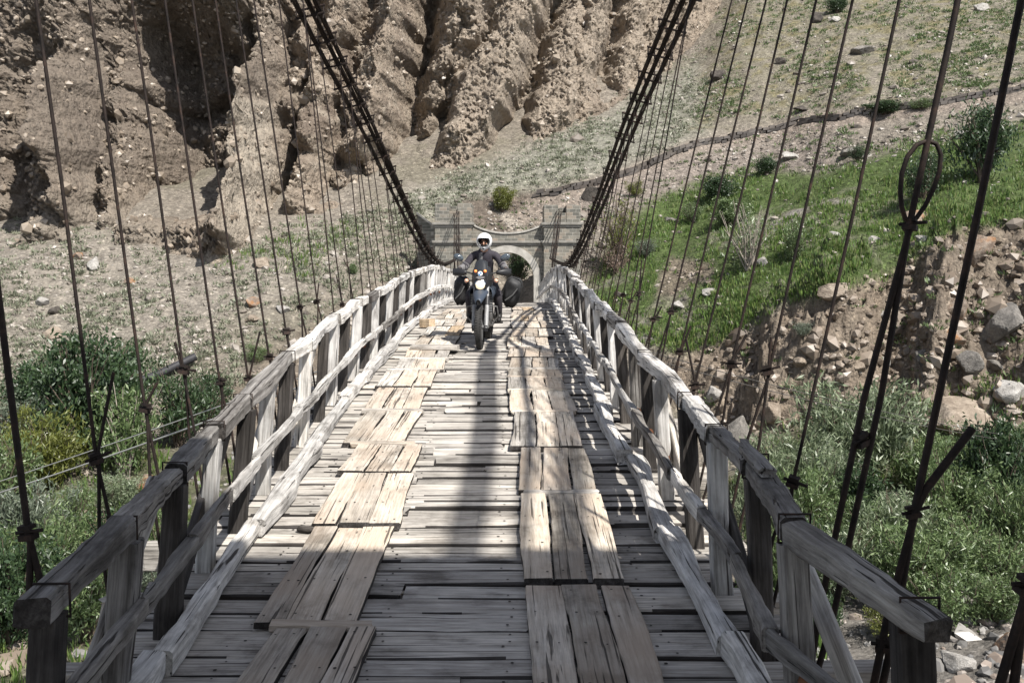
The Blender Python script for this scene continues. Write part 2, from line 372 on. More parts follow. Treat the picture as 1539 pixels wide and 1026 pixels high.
def build_terrain():
    cols = np.concatenate([np.linspace(-900, -80, 60, endpoint=False), np.linspace(-80, 1620, 640, endpoint=False), np.linspace(1620, 2600, 60)])
    rows = np.concatenate([np.linspace(-14, 13.5, 26), np.exp(np.linspace(math.log(14), math.log(112), 620)), np.linspace(114, 129, 6)])
    PX, D = np.meshgrid(cols, rows)
    Dp = np.maximum(D, 9.0)
    X = CX+(PX-VX)/F*Dp*np.where(D < 9, 1.4, 1.0); Z = T(X, np.maximum(D, 1.0))
    PY = HY-F*(Z-CZ)/Dp
    x, y, z, px, py = [a.ravel() for a in (X, D, Z, PX, PY)]
    c = np.empty((len(x), 3)); c[:] = (0.235, 0.208, 0.174)                       # dry scree
    big = fbm(x*0.12, y*0.12, z*0.12, 4)[:, None]; fine = fbm(x*0.8, y*0.8, z*0.8, 3)[:, None]
    def lay(col, mk):
        mk = np.clip(mk, 0, 1)[:, None]; c[:] = c*(1-mk)+np.array(col)*mk
    f_ = fine[:, 0]; b_ = big[:, 0]
    lay((0.185, 0.17, 0.128), sstep(-0.1, 0.5, b_+0.4*f_)*0.7)
    lay((0.275, 0.248, 0.212), poly_mask(px, py, [(40, 330), (200, 330), (330, 400), (430, 340), (560, 330), (420, 470), (200, 540), (-60, 580), (-60, 330)], 40)*0.7)
    lay((0.255, 0.255, 0.21), poly_mask(px, py, [(590, 300), (720, 255), (900, 180), (1050, 90), (1060, 200), (900, 262), (760, 292), (640, 330), (600, 330)], 18)*0.75)
    lay((0.20, 0.185, 0.135), poly_mask(px, py, [(1040, 190), (1100, -40), (1700, -200), (1700, 110), (1400, 140), (1200, 170)], 30)*0.8*sstep(-0.7, 0.4, f_+0.3))
    lay((0.19, 0.17, 0.10), poly_mask(px, py, [(1040, 190), (1100, -40), (1700, -200), (1700, 110), (1400, 140), (1200, 170)], 30)*sstep(0.1, 0.5, f_))
    lay((0.27, 0.225, 0.19), poly_mask(px, py, ROADCUT, 8)*0.8)
    lay((0.24, 0.205, 0.18), poly_mask(px, py, [(870, 300), (1030, 235), (1250, 205), (1250, 262), (1060, 268), (960, 310), (900, 360)], 12)*0.8)
    lay((0.13, 0.105, 0.085), poly_mask(px, py, [(690, 300), (760, 290), (800, 292), (770, 330), (800, 365), (690, 365)], 8)*0.85)
    lay((0.36, 0.32, 0.27), poly_mask(px, py, [(745, 318), (760, 316), (815, 368), (815, 460), (785, 460), (782, 368)], 5)*0.9)
    lay((0.20, 0.165, 0.13), poly_mask(px, py, [(640, 405), (560, 430), (420, 520), (330, 590), (300, 640), (400, 660), (560, 560), (660, 440)], 14)*0.8)
    lay((0.225, 0.182, 0.14), poly_mask(px, py, SCARP, 10)*(0.75+0.25*sstep(-0.3, 0.4, f_)))
    lay((0.17, 0.14, 0.11), poly_mask(px, py, [(1360, 370), (1700, 320), (1700, 640), (1480, 640), (1400, 560)], 16)*0.6*sstep(-0.3, 0.3, f_))
    lay((0.19, 0.155, 0.12), poly_mask(px, py, SLIP, 8)*0.9)
    gm = poly_mask(px, py, GRASS, 9)*(1-0.9*poly_mask(px, py, SLIP, 7))
    gsp = sstep(-0.55, -0.05, b_+0.55*f_)
    lay((0.068, 0.105, 0.027), gm*(0.4+0.6*gsp)*0.92)
    lay((0.24, 0.225, 0.20), gm*(1-sstep(-0.95, -0.6, b_+0.7*f_)))
    for lg in (LOWGREEN_L, LOWGREEN_R):
        lay((0.09, 0.10, 0.05), poly_mask(px, py, lg, 18)*sstep(-0.5, 0.2, f_+0.2)*0.85)
    lay((0.19, 0.178, 0.162), poly_mask(px, py, COBBLE, 16)*0.9)
    lay((0.30, 0.27, 0.235), ((y < 13)).astype(float))
    c *= 0.87
    n, mcol = PX.shape
    i = np.arange(n*mcol).reshape(n, mcol)
    Fc = np.stack([i[:-1, :-1], i[:-1, 1:], i[1:, 1:], i[1:, :-1]], -1).reshape(-1, 4)
    m, nt, b = nodes_of('hillside_soil'); at = nt.nodes.new('ShaderNodeVertexColor'); at.layer_name = 'Col'
    v = coords(nt)
    vo = nd(nt, 'ShaderNodeTexVoronoi'); vo.inputs['Scale'].default_value = 3.2; nt.links.new(v, vo.inputs['Vector'])
    vo2 = nd(nt, 'ShaderNodeTexVoronoi'); vo2.inputs['Scale'].default_value = 9.0; nt.links.new(v, vo2.inputs['Vector'])
    f1 = noise(nt, v, 2.2, 8, 0.72); f2 = noise(nt, v, 0.5, 4)
    cc = mix(nt, at.outputs[0], ramp(nt, f1, [(0.28, (0.45, 0.43, 0.41)), (0.5, (0.95, 0.95, 0.95)), (0.7, (1.35, 1.33, 1.3))]), 0.9, 'MULTIPLY')
    hs = nt.nodes.new('ShaderNodeSeparateColor'); nt.links.new(vo2.outputs['Color'], hs.inputs[0])
    cc = mix(nt, cc, ramp(nt, hs.outputs[0], [(0.0, (0.6, 0.6, 0.6)), (0.6, (1, 1, 1)), (0.93, (1.2, 1.2, 1.2)), (0.97, (1.9, 1.9, 1.9))]), 0.7, 'MULTIPLY')
    nt.links.new(cc, b.inputs['Base Color'])
    h = math_(nt, 'ADD', math_(nt, 'MULTIPLY', vo.outputs['Distance'], -0.5), math_(nt, 'ADD', f1, math_(nt, 'MULTIPLY', vo2.outputs['Distance'], -0.25)))
    bump(nt, b, h, 0.9, 0.22)
    o = np_obj('terrain', np.stack([x, y, z], 1), Fc, m, smooth=True, colors=c)
    from mathutils.bvhtree import BVHTree
    TREE.append(BVHTree.FromPolygons(np.stack([x, y, z], 1).tolist(), Fc.tolist(), all_triangles=False))
    tag(o, 'river bed and scree hillside climbing behind the bridge', kind='structure')
    return o
build_terrain()

CLIFF = []
def build_cliff():
    tx = np.array([t[0] for t in TOE], float); ty = np.array([t[1] for t in TOE], float)
    dto = rays(tx, ty); ok = ~np.isnan(dto); dto = np.interp(tx, tx[ok], dto[ok])
    cols = np.linspace(-300, 1150, 950)
    tt = curve(list(zip(tx, dto))); d_t = np.minimum(tt(cols), np.interp(cols, tx, dto)+1.5)
    z_t = T_raw(X_of(cols, d_t), d_t)-1.2
    k = np.concatenate([np.linspace(0, 26, 330), np.linspace(26.3, 46, 40)])
    PX, V = np.meshgrid(cols, k)
    DT, ZT = np.meshgrid(d_t, k)[0], np.meshgrid(z_t, k)[0]
    slope = np.interp(PX, [-300, 100, 300, 500, 900, 1150], [1.5, 1.7, 1.9, 2.0, 2.1, 2.1])
    D = DT-0.6+V/slope; Z = ZT+V
    PY = HY-F*(Z-CZ)/D
    def gul(top, bot, w, dep, lo=None):
        """erosion gully from (px,py) top to bottom"""
        t = (PY-top[1])/(bot[1]-top[1]); xg = top[0]+t*(bot[0]-top[0])+4*np.sin(PY*0.05+top[0])+2.5*np.sin(PY*0.13+bot[0])
        q = (PX-xg)/w
        sh = np.where(q < 0, np.exp(-np.abs(q/0.7)**1.4), np.exp(-np.abs(q/1.05)**1.6))
        fade = sstep(-0.25, 0.12, t)*(1-sstep(0.92, 1.12, t))
        return (2.3 if dep > 0 else 2.0)*dep*sh*fade
    G = 0
    for g in [((640, -40), (578, 268), 30, 3.4), ((690, 20), (632, 240), 17, 1.6), ((735, 10), (600, 262), 20, 1.6), ((838, -30), (748, 232), 24, 2.9), ((795, 130), (770, 235), 10, 0.9),
              ((930, -30), (908, 140), 19, 2.2), ((985, -20), (955, 120), 12, 0.8), ((1012, 10), (985, 120), 12, 0.9), ((880, -20), (862, 190), 11, 0.7),
              ((548, -40), (500, 120), 26, 1.8), ((470, -20), (440, 160), 20, 1.6), ((425, 20), (400, 190), 16, 1.3), ((430, 170), (412, 325), 18, 1.8), ((500, 150), (480, 300), 22, 1.2),
              ((210, 20), (215, 310), 78, 4.4), ((105, 60), (75, 400), 36, 2.0), ((300, 30), (265, 300), 42, 2.8), ((30, 60), (-20, 360), 34, 1.5), ((350, 0), (330, 120), 22, 1.5), ((170, 250), (130, 390), 26, 0.9), ((60, 250), (20, 430), 20, 0.9), ((535, 240), (520, 300), 20, 1.2)]:
        G = G+gul(*g)
    for g in [((372, 110), (345, 360), 30, -1.8), ((455, 60), (440, 330), 16, -0.9), ((800, 0), (735, 190), 24, -0.9), ((690, -20), (668, 210), 22, -0.9), ((900, -20), (850, 180), 18, -0.7), ((590, 0), (540, 250), 18, -1.0), ((52, 100), (60, 300), 20, -1.5)]:
        G = G+gul(*g)
    # ledges and overhangs
    for (x0, x1, yy, dep) in [(430, 560, 232, 1.1), (150, 330, 128, 1.4), (250, 420, 185, 0.8), (520, 640, 45, 0.8)]:
        a = sstep(x0-25, x0+25, PX)*(1-sstep(x1-25, x1+25, PX))
        yl = yy+10*np.sin(PX*0.04)
        G = G+a*dep*np.exp(-((PY-yl)/13)**2)-a*0.5*dep*np.exp(-((PY-yl+24)/14)**2)
    X0 = X_of(PX, D)
    sh = Z*0.45
    rough = 0.40*fbm((X0-sh)*0.22, D*0.06, Z*0.045, 3, True)-0.5
    rough = rough+0.42*fbm((X0-sh*0.8)*0.6, D*0.12, Z*0.10, 4, True)-0.3
    cell = 0.22*fbm(X0*0.9, D*0.7, Z*0.8, 4)+0.26*fbm(X0*1.9, D*1.5, Z*1.7, 4, True)+0.20*fbm(X0*4.6, D*3.6, Z*4.2, 3, True)-0.4
    fade = sstep(0.0, 2.0, V)*0.85+0.15
    D2 = D+(G-rough*0.9)*fade-cell*fade+0.25
    X = X_of(PX, D)+0.25*fbm(X0*0.6, D*0.6, Z*0.6, 3)
    Z = Z+0.16*fbm(X0*0.9+7, D*0.9, Z*0.9, 3)
    x, y, z = X.ravel(), D2.ravel(), Z.ravel()
    c = np.empty((len(x), 3)); c[:] = (0.29, 0.238, 0.187)
    n1 = fbm(x*0.2, y*0.2, z*0.2, 4); n2 = fbm(x*0.9, y*0.9, z*0.9, 3)
    def lay(col, mk):
        mk = np.clip(mk, 0, 1)[:, None]; c[:] = c*(1-mk)+np.array(col)*mk
    lay((0.19, 0.152, 0.12), sstep(-0.1, 0.4, n1)); lay((0.36, 0.31, 0.25), sstep(0.1, 0.5, n2)*0.7)
    px = PX.ravel(); py = PY.ravel()
    lay((0.165, 0.138, 0.113), poly_mask(px, py, [(-400, -300), (430, -300), (420, 160), (300, 280), (-400, 300)], 60)*0.75)  # upper-left face darkened, its shadow painted into the rock colour
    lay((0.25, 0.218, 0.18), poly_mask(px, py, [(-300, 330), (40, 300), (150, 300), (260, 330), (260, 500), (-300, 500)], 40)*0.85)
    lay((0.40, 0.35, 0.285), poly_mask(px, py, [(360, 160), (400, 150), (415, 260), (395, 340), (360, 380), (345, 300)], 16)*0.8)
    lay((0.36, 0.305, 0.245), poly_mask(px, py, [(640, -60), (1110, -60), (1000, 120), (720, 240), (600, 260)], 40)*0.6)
    n, mc = PX.shape; i = np.arange(n*mc).reshape(n, mc)
    Fc = np.stack([i[:-1, :-1], i[:-1, 1:], i[1:, 1:], i[1:, :-1]], -1).reshape(-1, 4)
    m, nt, b = nodes_of('conglomerate'); at = nt.nodes.new('ShaderNodeVertexColor'); at.layer_name = 'Col'
    v = coords(nt)
    vo = nd(nt, 'ShaderNodeTexVoronoi'); vo.inputs['Scale'].default_value = 2.0; nt.links.new(v, vo.inputs['Vector'])
    vo2 = nd(nt, 'ShaderNodeTexVoronoi'); vo2.inputs['Scale'].default_value = 5.5; nt.links.new(v, vo2.inputs['Vector'])
    f1 = noise(nt, v, 1.7, 9, 0.72)
    cc = mix(nt, at.outputs[0], ramp(nt, f1, [(0.28, (0.5, 0.48, 0.46)), (0.5, (1, 1, 1)), (0.72, (1.3, 1.28, 1.25))]), 0.9, 'MULTIPLY')
    nt.links.new(cc, b.inputs['Base Color'])
    h = math_(nt, 'ADD', math_(nt, 'MULTIPLY', vo.outputs['Distance'], -0.55), math_(nt, 'ADD', math_(nt, 'MULTIPLY', f1, 1.3), math_(nt, 'MULTIPLY', vo2.outputs['Distance'], -0.35)))
    bump(nt, b, h, 1.0, 0.35)
    CLIFF.append(np.stack([X, D2, Z], -1))
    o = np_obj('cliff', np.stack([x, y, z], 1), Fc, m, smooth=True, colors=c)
    tag(o, 'eroded conglomerate cliff with gullies above the scree', kind='structure')
build_cliff()
# ================================================================== the suspension bridge
ZD = curve([(-2, -0.06), (3, -0.03), (5, 0.02), (8, 0.24), (11.7, 0.54), (15.6, 0.75), (19, 0.95), (22, 1.06), (25, 1.10), (30, 1.0), (36, 0.75), (43, 0.40), (50.5, 0.02)])
XC = curve([(-2, 0.1), (3, 0.1), (5, 0.085), (6.8, 0.02), (10, -0.05), (15.6, -0.09), (23, -0.05), (34, -0.02), (51, 0.0)])
ZCAB = curve([(-1, 10.9), (0, 10.6), (5, 8.5), (10, 6.75), (14, 5.75), (18.8, 4.74), (23.1, 3.62), (28.3, 2.50), (32, 2.15), (36, 2.35), (43, 3.5), (50.4, 5.0)])
def cable_pos(side, d):
    """middle of the main cable bundle; the right one is splayed out of frame near this end for its deck shadow"""
    z = ZCAB(d)
    if side < 0: x = -(1.85+0.12*(z-0.6))
    else:
        x = 1.85+0.19*(z-0.6)
        if d < 13.7:
            q = float(np.interp(d, [0, 12], [0.30, 0.20]))+0.5*(z-0.12); t = 1-float(sstep(11.4, 13.6, d)); x = x*(1-t)+q*t  # unseen part pushed sideways so its shadow runs along the deck
    if d > 32:
        t = float(np.interp(d, [32, 36], [0, 1])); x = x*(1-t)+side*float(np.interp(d, [36, 43, 50], [1.74, 2.15, 2.57]))*t
    return Vector((x+XC(max(d, 3)) if d < 40 else x, d, z))
def sep(side, d):
    base = float(np.interp(d, [0, 11.3, 13.6, 20, 30, 50], [0.66 if side > 0 else 0.45, 0.86 if side > 0 else 0.3, 0.25, 0.20, 0.14, 0.24])); return base

bridge = empty('suspension_bridge', (0, 3, 0))
tag(bridge, 'weathered timber suspension bridge with plank deck, railings and rusty cables', 'bridge')
BO = Vector((0, 3, 0))
M_ = MATS
def beam_mesh(name, L, w, h, mats, seg=8, wav=0.006, cham=0.012, ends=0.01, rot=0.0, seed=None, taper=0.0, emi=0, edge=0):
    """irregular sawn timber along local X, length L centred, width w (Y), height h (Z)"""
    r = random.Random(seed if seed is not None else RN.random())
    mb = MB(); rings = []
    ph = [r.uniform(0, 9) for _ in range(6)]; fr = [r.uniform(0.8, 2.6) for _ in range(4)]
    for i in range(seg+1):
        t = i/seg; x = (t-0.5)*L
        wl = w/2*(1+taper*(t-0.5))+wav*math.sin(fr[0]*t*L*2+ph[0])+wav*r.uniform(-0.5, 0.5)
        wr = w/2*(1+taper*(t-0.5))+wav*math.sin(fr[1]*t*L*2+ph[1])+wav*r.uniform(-0.5, 0.5)
        hh = h/2+wav*0.5*math.sin(fr[2]*t*L*2+ph[2])+wav*0.25*r.uniform(-1, 1)
        c = cham*r.uniform(0.6, 1.5); yo = wav*1.2*math.sin(fr[3]*t*L+ph[3])
        pts = [(-wl, -hh+c), (-wl+c, -hh), (wr-c, -hh), (wr, -hh+c), (wr, hh-c), (wr-c, hh), (-wl+c, hh), (-wl, hh-c)]
        ring = []
        for a, bb in pts:
            dx = 0
            if i in (0, seg): dx = r.uniform(-ends, ends)
            ring.append(Vector((x+dx, a+yo, bb)))
        rings.append(ring)
    mb.grid(rings, closed=True, sm=False)
    if edge:  # darker side faces: grime, plus the shade of the gaps put into colour
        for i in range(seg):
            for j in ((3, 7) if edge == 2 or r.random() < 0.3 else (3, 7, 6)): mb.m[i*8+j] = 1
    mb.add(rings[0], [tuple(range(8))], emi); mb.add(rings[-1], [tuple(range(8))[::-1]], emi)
    return mb
def frame(p0, p1, up=(0, 0, 1)):
    p0, p1 = Vector(p0), Vector(p1); x = (p1-p0).normalized(); u = Vector(up); y = u.cross(x).normalized(); z = x.cross(y)
    M = Matrix((x, y, z)).transposed().to_4x4(); M.translation = (p0+p1)/2; return M
def timber(name, p0, p1, w, h, mat, parent=bridge, up=(0, 0, 1), **kw):
    L = (Vector(p1)-Vector(p0)).length
    mb = beam_mesh(name, L, w, h, mat, **kw)
    o = mb.build(name, [M_[k] for k in mat] if isinstance(mat, list) else M_[mat], parent); fix_normals(o)
    M = frame(p0, p1, up)
    if parent is bridge: M = Matrix.Translation(-BO) @ M
    o.matrix_basis = M
    return o

# ---- deck planks: single ones near, the far ones as one part
rows = []; d = 2.6
while d < 50.2:
    wd = RN.choice([0.13, 0.15, 0.17, 0.18, 0.2, 0.22])*RN.uniform(0.93, 1.07); rows.append((d, wd)); d += wd+RN.choice([0.006, 0.010, 0.014, 0.02, 0.036])
planks = []
for d, wd in rows:
    cuts = [-1.78+RN.uniform(-0.1, 0.07)]
    if RN.random() < 0.55: cuts.append(RN.choice([-0.45, -0.35, 0.05, 0.4])+RN.uniform(-0.12, 0.12))
    cuts.append(1.76+RN.uniform(-0.07, 0.12))
    for a, b_ in zip(cuts[:-1], cuts[1:]): planks.append((d, wd, a+0.004, b_-0.004))
# widest in the picture first: the nearest ones
far = MB(); n_single = 0
for d, wd, a, b_ in planks:
    dc = d+wd/2; z = ZD(dc)-0.025+RN.uniform(-0.017, 0.010); xc = XC(dc); sl = (ZD(dc+0.1)-ZD(dc-0.1))/0.2
    tilt = RN.uniform(-0.012, 0.012); rollv = RN.uniform(-0.02, 0.02)
    p0 = Vector((a+xc, dc+tilt*(a), z+rollv*0.1)); p1 = Vector((b_+xc, dc+tilt*(b_), z-rollv*0.1))
    ww = wd*(RN.uniform(0.86, 1.0) if RN.random() < 0.3 else 1.0)
    if n_single < 100 and d > 3.7:
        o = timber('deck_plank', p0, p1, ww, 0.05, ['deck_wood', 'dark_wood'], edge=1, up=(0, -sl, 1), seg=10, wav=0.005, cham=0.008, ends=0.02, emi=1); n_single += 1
        nm = bmesh.new(); nm.from_mesh(o.data); L_ = b_-a; xm = (a+b_)/2
        for nx in (-1.15, -0.42, 0.30, 1.1):
            if a+0.06 < nx < b_-0.06:
                for sy in (-0.24, 0.26):
                    if RN.random() < 0.7:
                        r_ = RN.uniform(0.006, 0.012); cx_, cy_ = nx-xm+RN.uniform(-0.05, 0.05), sy*ww
                        f_ = nm.faces.new([nm.verts.new((cx_+r_*math.cos(q*1.047), cy_+r_*math.sin(q*1.047), 0.0295)) for q in range(6)]); f_.material_index = 1
        nm.to_mesh(o.data); nm.free()
    else:
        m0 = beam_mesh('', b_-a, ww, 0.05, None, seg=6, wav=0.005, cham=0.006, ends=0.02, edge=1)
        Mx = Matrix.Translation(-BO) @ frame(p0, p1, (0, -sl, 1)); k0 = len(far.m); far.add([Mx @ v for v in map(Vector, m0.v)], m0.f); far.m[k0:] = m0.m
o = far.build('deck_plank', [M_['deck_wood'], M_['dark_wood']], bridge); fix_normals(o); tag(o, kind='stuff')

# ---- cross beams carrying the deck, stringers
HL = [4.7+0.87*i for i in range(-1, 53)]; HRt = [3.3, 4.25, 5.02, 5.95, 6.95, 7.95, 9.0]+[9.95+0.95*i for i in range(0, 42)]
cb_d = [3.3+0.92*i for i in range(0, 51)]
farb = MB()
for i, d in enumerate(cb_d):
    z = ZD(d)-0.16; xc = XC(d); e0, e1 = RN.uniform(1.95, 2.3), RN.uniform(1.95, 2.3)
    if i < 24: timber('cross_beam', (xc-e0, d, z), (xc+e1, d, z), 0.16, 0.18, 'deck_wood', seg=6, wav=0.008, ends=0.03)
    else:
        m0 = beam_mesh('', e0+e1, 0.16, 0.18, None, seg=4); Mx = Matrix.Translation(-BO) @ frame((xc-e0, d, z), (xc+e1, d, z)); farb.add([Mx @ Vector(v) for v in m0.v], m0.f)
o = farb.build('cross_beam', M_['deck_wood'], bridge); fix_normals(o); tag(o, kind='stuff')
for x in (-1.1, 0.0, 1.1):
    mb = MB(); pts = [(x+XC(d), d, ZD(d)-0.33) for d in np.linspace(2.5, 50.2, 50)]
    rowsx = [[Vector((p[0]+a*0.08, p[1], p[2]+c*0.09))-BO for a, c in ((-1, -1), (1, -1), (1, 1), (-1, 1))] for p in pts]
    mb.grid(rowsx, closed=True, sm=False); fix_normals(mb.build('stringer', M_['deck_wood'], bridge))

# ---- the two running tracks: panels of boards lying along the bridge
def runner(edges, breaks, dd_):
    for a, b_ in zip(breaks[:-1], breaks[1:]):
        gap = RN.uniform(0.03, 0.09); a2, b2 = a+gap/2, b_-gap/2
        n = RN.choice([3, 3, 4]) if a > 7 else 3
        dm = (a2+b2)/2; x0, x1 = edges(dm); jit = RN.uniform(-0.035, 0.035); x0 += jit; x1 += jit+RN.uniform(-0.03, 0.03)
        ws = np.array([RN.uniform(0.8, 1.25) for _ in range(n)]); ws = ws/ws.sum()*(x1-x0); x = x0
        skew = RN.uniform(-0.025, 0.025)
        for wd in ws:
            c = x+wd/2; x += wd; e0, e1 = RN.uniform(-0.012, 0.014), RN.uniform(-0.012, 0.012)
            zz = 0.024+RN.uniform(-0.003, 0.008)
            nseg = 12
            L = b2-a2
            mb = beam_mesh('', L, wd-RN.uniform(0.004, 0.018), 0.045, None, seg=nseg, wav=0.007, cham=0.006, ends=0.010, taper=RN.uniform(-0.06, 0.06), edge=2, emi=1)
            # nails
            for q in (-0.44, -0.12, 0.18, 0.44):
                for s_ in (-0.25, 0.25):
                    if RN.random() < 0.75:
                        nx, ny = q*L+RN.uniform(-0.03, 0.03), s_*wd+RN.uniform(-0.02, 0.02); r_ = RN.uniform(0.006, 0.010)
                        mb.add([(nx+r_*math.cos(k*1.047), ny+r_*math.sin(k*1.047), 0.0285) for k in range(6)], [tuple(range(6))], 1)
            mt = 'fresh_wood' if RN.random() < 0.05 and a > 10 else ('runner_wood' if RN.random() < 0.8 or a < 9 else 'deck_wood')
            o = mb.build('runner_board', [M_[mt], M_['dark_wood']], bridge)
            # bend the board to the deck
            p0 = Vector((c+XC(a2)*0.0-skew, a2+e0, ZD(a2)+zz)); p1 = Vector((c+skew, b2+e1, ZD(b2)+zz))
            up = Vector((0, -(p1.z-p0.z)/(p1.y-p0.y), 1)); fix = frame(p0, p1, up)
            o.matrix_basis = Matrix.Translation(-BO) @ fix
        if RN.random() < 0.45 and b_ < 22:
            x0, x1 = edges(b_); timber('batten', (x0-RN.uniform(-0.02, 0.03), b_+0.01, ZD(b_)+0.032), (x1+RN.uniform(-0.03, 0.03), b_+RN.uniform(-0.02, 0.03), ZD(b_)+0.032), 0.085, 0.055, RN.choice(['deck_wood', 'runner_wood']), seg=6, wav=0.005, ends=0.02)
LE = lambda d: (float(np.interp(d, [4, 5.4, 7, 8.4, 10.4, 13, 16, 24], [-0.95, -0.93, -1.03, -1.05, -1.22, -1.28, -1.24, -1.15])), float(np.interp(d, [4, 5.4, 7, 8.4, 10.4, 13, 16, 24], [-0.34, -0.36, -0.42, -0.45, -0.60, -0.63, -0.57, -0.5])))
RE = lambda d: (float(np.interp(d, [4, 6, 7.7, 9.1, 11.6, 16, 24], [0.50, 0.46, 0.44, 0.38, 0.32, 0.29, 0.36])), float(np.interp(d, [4, 6, 7.7, 9.1, 11.6, 16, 24], [1.10, 1.08, 1.06, 1.0, 1.03, 1.0, 1.05])))
runner(LE, [3.75, 5.38, 7.0, 8.3, 9.25, 10.6, 11.9, 13.2, 14.3, 15.5, 16.9, 18.3, 19.6, 21, 22.4], -1)
runner(RE, [4.55, 5.98, 7.75, 9.1, 10.55, 11.7, 12.6, 13.3, 14.4, 15.6, 16.8, 18.0, 19.2, 20.5, 21.9, 23.2], 1)

# ---- kerbs
def kerb(side):
    d = 3.2
    while d < 30:
        L = RN.uniform(1.3, 2.1); e = d+L; j = RN.uniform(-0.03, 0.03); off = 1.40
        timber('kerb', (side*(off+j)+XC(d), d+0.01, ZD(d)+0.075+RN.uniform(-0.01, 0.02)), (side*(off+j+RN.uniform(-0.04, 0.04))+XC(e), e-0.01, ZD(e)+0.075+RN.uniform(-0.01, 0.02)), RN.uniform(0.10, 0.135), RN.uniform(0.11, 0.14), 'pale_wood', seg=10, wav=0.014, cham=0.014, ends=0.02)
        d = e
kerb(-1); kerb(1)

